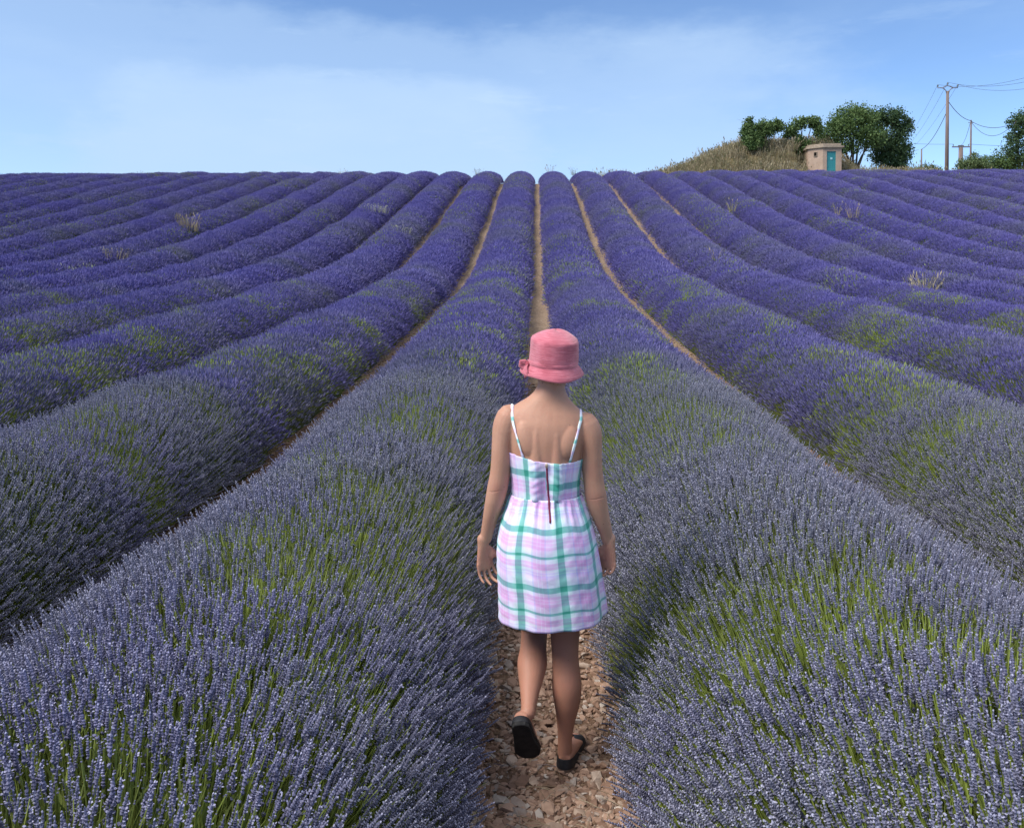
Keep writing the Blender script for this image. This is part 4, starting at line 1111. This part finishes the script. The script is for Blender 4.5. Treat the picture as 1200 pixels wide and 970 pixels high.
def wob_b(i, t):
    e = (0, .1, .4, .8, 1, 1, 1, .8, .4, 0)[i]
    dz = e * (.0035 * math.sin(2 * t + .9) + .003 * math.sin(3 * t + 2.2) + .012 * math.exp(-((t - math.pi) / .38) ** 2) - .004 * math.sin(t))
    return e * (.003 * math.sin(4 * t + 1) + .004 * math.exp(-((t - math.pi) / .4) ** 2)), dz
lathe(brim_p, 72, 1.0, 1.12, wob_b, m_hat.m, 'brim', hat)
band_p = [(.0872, .008), (.0895, .012), (.0902, .018), (.0895, .025), (.0876, .029)]
lathe(band_p, 64, 1.0, 1.135, lambda i, t: (.0006 * math.sin(9 * t + i), .0015 * math.sin(2 * t)), m_hat.m, 'band', hat)
# the knotted bow on her left side
bow = empty('bow', (-.090, -.034, .014), hat)
def flap(name, pts, w0, w1, roll):
    V, Fc = [], []
    n = len(pts)
    for i, p in enumerate(pts):
        p = Vector(p); d = (Vector(pts[min(i + 1, n - 1)]) - Vector(pts[max(i - 1, 0)])).normalized()
        o = d.cross(Vector(roll)).normalized(); w = w0 + (w1 - w0) * i / (n - 1)
        q = o.cross(d) * .0028
        for k, (s, h) in enumerate(((-1, 0), (-.5, 1), (0, .5), (.5, 1), (1, 0), (.5, -.6), (0, -1), (-.5, -.6))): V.append(p + o * w * s + q * h)
    for i in range(n - 1):
        for k in range(8): Fc.append((i * 8 + k, i * 8 + (k + 1) % 8, (i + 1) * 8 + (k + 1) % 8, (i + 1) * 8 + k))
    Fc.append(tuple(range(8))[::-1]); Fc.append(tuple(range((n - 1) * 8, n * 8)))
    return mesh_obj(name, V, Fc, m_hat.m, bow, True)
flap('ribbon_tail', [(.000, -.004, .006), (-.005, -.012, -.008), (-.005, -.022, -.022), (.000, -.032, -.036)], .009, .016, (-.85, -.5, .3))
flap('ribbon_loop', [(0, 0, .004), (-.010, -.002, .010), (-.020, .002, .008), (-.022, .006, -.004), (-.012, .004, -.012), (-.002, -.002, -.008)], .009, .011, (.2, -1, .3))
kv, kf = ell((.001, -.006, .000), (.008, .008, .011)); mesh_obj('knot', kv, kf, m_hatd.m, bow, True)

# ---- dress
m_dress = Mat('plaid_cotton', .85, .2)
def plaid(m, wide_off):
    uv = m.node('ShaderNodeUVMap').outputs[0]
    s = m.node('ShaderNodeSeparateXYZ'); m.l.new(uv, s.inputs[0])
    jit = m.math('MULTIPLY', m.math('SUBTRACT', m.noise(9, 2, .5, vec=uv), .5), .006)
    u = m.math('FRACT', m.math('DIVIDE', m.math('ADD', s.outputs['X'], jit), .153))
    v = m.math('FRACT', m.math('DIVIDE', m.math('ADD', s.outputs['Y'], jit), .202))
    W = (.84, .88, .92); MINT = (.68, .86, .86); PINK = (.84, .56, .81); PALE = (.88, .79, .93); LIL = (.70, .64, .92); GRN = (.05, .46, .36)
    cu = m.ramp(u, [(0, GRN), (.075, GRN), (.088, MINT), (.16, W), (.20, PALE), (.33, PALE), (.335, LIL), (.365, LIL), (.372, PINK), (.45, PINK), (.46, PALE), (.475, PINK), (.53, PINK), (.54, PALE), (.555, PINK), (.63, PINK), (.638, LIL), (.66, LIL), (.67, PALE), (.80, PALE), (.84, W), (.912, MINT), (.925, GRN), (1, GRN)])
    cv = m.ramp(v, [(0, GRN), (.045, GRN), (.055, MINT), (.13, W), (.17, W), (.19, PALE), (.26, LIL), (.275, W), (.28, W), (.30, LIL), (.32, W), (.36, W), (.37, PINK), (.41, PINK), (.418, PALE), (.43, PINK), (.47, PINK), (.48, W), (.545, MINT), (.558, GRN), (.590, GRN), (.602, MINT)])
    # second half of the horizontal repeat
    cv2 = m.ramp(v, [(.60, MINT), (.66, W), (.70, PALE), (.715, PINK), (.76, PINK), (.77, PALE), (.785, PINK), (.82, PINK), (.83, PALE), (.845, PINK), (.88, PINK), (.89, PALE), (.91, W), (.945, MINT), (.957, GRN), (1, GRN)])
    cvv = m.mix(m.smooth(v, .5999, .6001), cv, cv2)
    # woven: warp and weft mix half and half, darker where both are dyed
    c = m.mix(.52, cu, cvv); cm = m.mix(1.0, cu, cvv, 'MULTIPLY')
    c = m.mix(.62, c, cm)
    th = m.noise(1.0, 2, .5, vec=uv, svec=(900, 900, 1)); slub = m.noise(1.0, 3, .6, vec=uv, svec=(60, 700, 1))
    c = m.mix(m.math('MULTIPLY', slub, .10), c, (.55, .5, .6))
    m.color(c).bump(m.math('ADD', m.math('MULTIPLY', th, .3), m.noise(38, 4, .6, vec=uv)), .35, .006)
    m.b.inputs['Sheen Weight'].default_value = .15
plaid(m_dress, 0)
BX = -.020
dress = empty('dress', (0, 0, 0), person)
def cloth(name, nrow, zfun, radf, nseg=180, uvf=None, parent=dress):
    """open sleeve of cloth: row i of 0..nrow-1, angle t (0 at her right, -pi/2 at the back)"""
    V, Fc, UV = [], [], []
    for i in range(nrow):
        s = i / (nrow - 1)
        for k in range(nseg):
            t = 2 * math.pi * k / nseg - math.pi * 1.5      # starts and ends at the front
            z = zfun(s, t); cx, cy, rx, ry = radf(z, s, t)
            V.append((cx + rx * math.cos(t), cy + ry * math.sin(t), z)); UV.append(uvf(t, z, s))
    for i in range(nrow - 1):
        for k in range(nseg): Fc.append((i * nseg + k, i * nseg + (k + 1) % nseg, (i + 1) * nseg + (k + 1) % nseg, (i + 1) * nseg + k))
    o = mesh_obj(name, V, Fc, m_dress.m, parent, True)
    ul = o.data.uv_layers.new(name='UVMap')
    for p in o.data.polygons:
        us = [UV[o.data.loops[li].vertex_index] for li in p.loop_indices]
        wrap = max(a[0] for a in us) - min(a[0] for a in us) > .3
        for li, a in zip(p.loop_indices, us): ul.data[li].uv = (a[0] + (2 * math.pi * .152 if wrap and a[0] < 0 else 0), a[1])
    md = o.modifiers.new('cloth', 'SOLIDIFY'); md.thickness = .0016; md.offset = 1
    return o
ZR = [r[2] for r in TORSO]
def torso_at(z):
    return [float(np.interp(z, ZR, [r[j] for r in TORSO])) for j in (0, 1, 3, 4)]
def back_r(x, z, outer=.4):
    h = BODY.ray_cast(Vector((x, -outer, z)), Vector((0, 1, 0)))
    return h[0].y if h[0] else None
# how far the body reaches in every direction at a level, so the bodice lies on it
def reach(z, t, cx=BX, cy=0.0):
    d = Vector((math.cos(t), math.sin(t), 0)); o = Vector((cx, cy, z))
    h = BODY.ray_cast(o, d)
    return h[3] if h[0] else .12
LEV = np.linspace(1.03, 1.26, 24); NS = 180
REACH = np.zeros((24, NS))
for i, z in enumerate(LEV):
    cx, cy, rx, ry = torso_at(z)
    for k in range(NS):
        t = 2 * math.pi * k / NS - math.pi * 1.5
        lim = 1 / math.sqrt((math.cos(t) / (rx + .004)) ** 2 + (math.sin(t) / (ry + .050)) ** 2)
        REACH[i, k] = min(reach(z, t), lim) if abs(math.cos(t)) > .82 else reach(z, t)
for _ in range(3): REACH = (np.roll(REACH, 1, 1) + 2 * REACH + np.roll(REACH, -1, 1)) / 4
def top_edge(t):
    b = (1 + math.sin(t)) / 2                    # 0 at the back, 1 at the front
    return 1.226 - .10 * .13 * math.cos(t) + .03 * b + .0006 * math.sin(t * 23)
WAIST = 1.088
def bod_z(s, t): return WAIST - .004 + (top_edge(t) - WAIST + .004) * s
def bod_r(z, s, t):
    k = int(round((t + math.pi * 1.5) / (2 * math.pi) * NS)) % NS
    r = float(np.interp(z, LEV, REACH[:, k]))
    r += .0045 + (.0016 * math.sin(z * 230 + 3 * math.sin(t * 5)) * (.5 + .5 * math.sin(t * 3)) + .0010 * math.sin(t * 31 + z * 40)) * min(1, abs(t + math.pi / 2) / .35)
    return BX, 0.0, r, r
def uv_b(t, z, s):
    u = (t + math.pi / 2)                        # 0 at the middle of the back
    u = (u + math.pi) % (2 * math.pi) - math.pi
    return (u * .150 + (-.048), (z - (1.137 if math.cos(t) > .0 else 1.184)) * .84)
bod = cloth('bodice', 26, bod_z, bod_r, NS, uv_b)
HEM = .632
def sk_z(s, t): return WAIST + .002 - (WAIST - HEM) * s + s * (.004 * math.sin(t * 2 + 1) + .003 * math.sin(t * 3) + .010 * math.cos(t))
SKR = [(1.10, .1255, .099), (1.07, .134, .108), (1.03, .148, .126), (.99, .163, .145), (.94, .176, .158), (.89, .184, .164), (.82, .189, .168), (.74, .193, .170), (.66, .198, .172), (.60, .201, .174)]
def sk_r(z, s, t):
    rx = float(np.interp(z, [a[0] for a in SKR][::-1], [a[1] for a in SKR][::-1])); ry = float(np.interp(z, [a[0] for a in SKR][::-1], [a[2] for a in SKR][::-1]))
    gather = (.0035 * math.sin(t * 26) + .002 * math.sin(t * 41 + 2)) * math.exp(-((s - .03) / .16) ** 2) * min(1, s / .035)
    fold = (.0040 * math.sin(t * 7 + .6 + s * .8) + .0026 * math.sin(t * 11 + 2.0) + .0014 * math.sin(t * 17 + s * 3)) * sstep(s, .12, .9)
    crk = .0009 * math.sin(z * 130 + 4 * math.sin(t * 3)) * math.sin(t * 9)
    d = gather + fold + crk
    cx = BX + (.022 * sstep(z, .95, .60) if z < .95 else 0) if False else BX + .022 * (1 - sstep(z, .60, .95))
    return cx, .004 + .0 * s, rx + d, ry + d
def uv_s(t, z, s):
    u = (t + math.pi / 2); u = (u + math.pi) % (2 * math.pi) - math.pi
    return (u * .178 - .048, z - .99 + .004 * math.sin(t * 7))
skirt = cloth('skirt', 60, sk_z, sk_r, 220, uv_s)
# waist seam piping
# straps over the shoulders
m_strap = Mat('strap_cotton', .85, .2)
tcs = m_strap.node('ShaderNodeSeparateXYZ'); m_strap.l.new(m_strap.node('ShaderNodeTexCoord').outputs['Object'], tcs.inputs[0])
m_strap.color(m_strap.ramp(m_strap.math('FRACT', m_strap.math('MULTIPLY', tcs.outputs['Z'], 13)), [(0, (.88, .93, .93)), (.28, (.80, .90, .88)), (.34, (.25, .62, .55)), (.46, (.30, .64, .58)), (.52, (.88, .92, .95)), (.78, (.85, .72, .90)), (.9, (.82, .66, .86)), (1, (.88, .93, .93))]))
def strap(bx, bz, sxp, fx, fz):
    P = []
    for i in range(12):                          # up the back
        s = i / 11; x = bx + (sxp - bx) * s ** 1.1; z = bz + (1.372 - bz) * s
        h = BODY.ray_cast(Vector((x, -.5, z)), Vector((0, 1, 0)))
        if h[0] and abs(h[0].y) < .16: P.append((h[0] + h[1] * .0022, h[1]))
    for i in range(9):                           # over the top
        y = -.05 + .10 * i / 8
        h = BODY.ray_cast(Vector((sxp, y, 1.7)), Vector((0, 0, -1)))
        if h[0] and h[0].z > 1.30: P.append((h[0] + h[1] * .0022, h[1]))
    for i in range(10):
        s = i / 9; x = sxp + (fx - sxp) * s; z = 1.36 + (fz - 1.36) * s
        h = BODY.ray_cast(Vector((x, .5, z)), Vector((0, -1, 0)))
        if h[0]: P.append((h[0] + h[1] * .0022, h[1]))
    # keep the line even
    Q = [P[0]]
    for p in P[1:]:
        if (p[0] - Q[-1][0]).length > .006: Q.append(p)
    for _ in range(2):
        Q = [Q[0]] + [((Q[i - 1][0] + Q[i][0] * 2 + Q[i + 1][0]) / 4 + Q[i][1] * .0006, Q[i][1]) for i in range(1, len(Q) - 1)] + [Q[-1]]
    V, Fc = [], []
    for i, (p, nn_) in enumerate(Q):
        d = (Q[min(i + 1, len(Q) - 1)][0] - Q[max(i - 1, 0)][0]).normalized(); o = d.cross(nn_).normalized()
        for k in range(6):
            a = math.pi * 2 * k / 6; V.append(p + o * .0058 * math.cos(a) + nn_.normalized() * .0018 * math.sin(a))
    for i in range(len(Q) - 1):
        for k in range(6): Fc.append((i * 6 + k, i * 6 + (k + 1) % 6, (i + 1) * 6 + (k + 1) % 6, (i + 1) * 6 + k))
    Fc.append(tuple(range(6))[::-1]); Fc.append(tuple(range((len(Q) - 1) * 6, len(Q) * 6)))
    return mesh_obj('strap', V, Fc, m_strap.m, dress, True)
strap(-.100, 1.238, -.140, -.085, 1.27)
strap(.060, 1.222, .100, .045, 1.26)
# zip down the back
m_zip = Mat('zip_tape', .6, .3); m_zip.color((.20, .02, .055)); m_pull = Mat('zip_pull', .3, .6); m_pull.color((.75, .55, .40)); m_pull.b.inputs['Metallic'].default_value = .8
bpy.context.view_layer.update()
def cloth_bvh(o): return BVHTree.FromPolygons([v.co.copy() for v in o.data.vertices], [tuple(p.vertices) for p in o.data.polygons])
B1, B2 = cloth_bvh(bod), cloth_bvh(skirt)
zp = []
for i in range(26):
    z = 1.212 - (1.212 - 1.018) * i / 25; x = -.020 + .013 * i / 25 + .0005 * math.sin(i * .9)
    ys_ = [h[0].y for h in (B1.ray_cast(Vector((x, -.5, z)), Vector((0, 1, 0))), B2.ray_cast(Vector((x, -.5, z)), Vector((0, 1, 0)))) if h[0]]
    zp.append((x, min(ys_) - .0022, z))
V, Fc = [], []
for i, p in enumerate(zp):
    for dx, dy in ((-.0036, .001), (-.0022, -.0012), (0, -.0022), (.0022, -.0012), (.0036, .001), (0, .002)): V.append((p[0] + dx, p[1] + dy, p[2]))
for i in range(len(zp) - 1):
    for k in range(6): Fc.append((i * 6 + k, i * 6 + (k + 1) % 6, (i + 1) * 6 + (k + 1) % 6, (i + 1) * 6 + k))
Fc.append(tuple(range(6))[::-1]); Fc.append(tuple(range(len(V) - 6, len(V))))
zo = mesh_obj('zip', V, Fc, m_zip.m, dress, True)
v, f = ell((zp[0][0], zp[0][1] - .003, zp[0][2] + .004), (.005, .0035, .010)); mesh_obj('zip_pull', v, f, m_pull.m, zo, True)

# ---- shoes: black slip-on flats
m_shoe = Mat('shoe_leather', .55, .35); ns_ = m_shoe.noise(60, 3, .6); m_shoe.color(m_shoe.ramp(ns_, [(.3, (.010, .010, .012)), (.7, (.026, .026, .030))])).bump(ns_, .2, .002)
m_sole = Mat('shoe_sole', .8, .2); m_sole.color(m_sole.ramp(m_sole.noise(30, 3, .6), [(.3, (.012, .012, .013)), (.7, (.035, .033, .032))]))
m_lin = Mat('shoe_welt', .8, .2); m_lin.color((.16, .11, .08))
def shoe(heel, t, nu, sx, welt, cup):
    root = empty('shoe', (0, 0, 0), person)
    heel, t, nu, sx = Vector(heel), Vector(t), Vector(nu), Vector(sx)
    # outline of the sole
    out = [(-.008, 0), (-.004, .018), (.010, .029), (.04, .034), (.08, .034), (.12, .037), (.16, .045), (.19, .046), (.215, .038), (.232, .022), (.238, 0)]
    prof = out + [(u, -w) for u, w in out[-2:0:-1]]
    def ring(h, grow): return [heel + t * (u + (grow if u > .1 else -grow) * .6) + sx * (w * (1 + grow * 12) + .008 * u / .23) + nu * h for u, w in prof]
    n = len(prof)
    # sole slab with a rounded edge
    lay = [ring(-.010, -.004), ring(-.008, 0), ring(.002, .001), ring(.004, 0)]
    V = [p for l in lay for p in l]; Fc = [tuple(range(n))]
    for i in range(3):
        for k in range(n): Fc.append((i * n + k, (i + 1) * n + k, (i + 1) * n + (k + 1) % n, i * n + (k + 1) % n))
    Fc.append(tuple(range(3 * n, 4 * n))[::-1])
    mesh_obj('sole', V, Fc, m_sole.m if not welt else m_lin.m, root, False)
    # upper: heel cup and toe, low cut
    R = []
    def height(u): return np.interp(u, [-.01, .03, .07, .11, .145, .18, .22, .24], [cup, cup * .9, .028, .026, .046, .040, .027, .014])
    L_ = 5
    V, Fc = [], []
    for i in range(L_):
        s = i / (L_ - 1)
        for u, w in prof:
            h = float(height(u)); vamp = u > .15; inn = math.cos(s * math.pi / 2) if vamp else 1 - .10 * s
            V.append(heel + t * (u - (.035 * s * s if u > .2 else 0) + (.004 * s if u < .02 else 0)) + sx * (w * inn * 1.02 + .008 * u / .23) + nu * (.003 + h * (math.sin(s * math.pi / 2) if vamp else s)))
    for i in range(L_ - 1):
        for k in range(n): Fc.append((i * n + k, i * n + (k + 1) % n, (i + 1) * n + (k + 1) % n, (i + 1) * n + k))
    o = mesh_obj('upper', V, Fc, m_shoe.m, root, True)
    md = o.modifiers.new('leather', 'SOLIDIFY'); md.thickness = .003; md.offset = 1
    md = o.modifiers.new('sub', 'SUBSURF'); md.levels = 1; md.render_levels = 2
    return root
shoe(HEEL_R, tR, nR, xR, True, .048); shoe(HEEL_L, tL, nL, xL, False, .024)

# ---- proportions: lengths measured level with the eye, from the crown of the hat down to the heels
_zo = [-.5, 0, .089, .229, .410, .585, .735, .898, 1.074, 1.216, 1.340, 1.432, 1.553, 1.688, 2.2]
_zn = [-.5, 0, .071, .202, .375, .544, .691, .853, 1.031, 1.176, 1.3046, 1.401, 1.5295, 1.674, 2.2]
def fit_z(z): return np.interp(z, _zo, _zn)
def fit_s(z): return np.interp(z, [0, 1.7], [.995, 1.072])
def fit_tree(o):
    for ch in o.children:
        if ch.name.startswith('hat'):
            k = float(fit_s(ch.location.z)); ch.location = (ch.location.x * k - .0, ch.location.y * 1.03, float(fit_z(ch.location.z))); ch.scale = (k, k, k); continue
        if ch.type == 'MESH':
            n = len(ch.data.vertices); a = np.empty(n * 3, np.float32); ch.data.vertices.foreach_get('co', a); a = a.reshape(-1, 3)
            k = fit_s(a[:, 2]); a[:, 0] = a[:, 0] * k; a[:, 1] *= 1.03; a[:, 2] = fit_z(a[:, 2])
            ch.data.vertices.foreach_set('co', a.ravel()); ch.data.update()
        fit_tree(ch)
fit_tree(person)
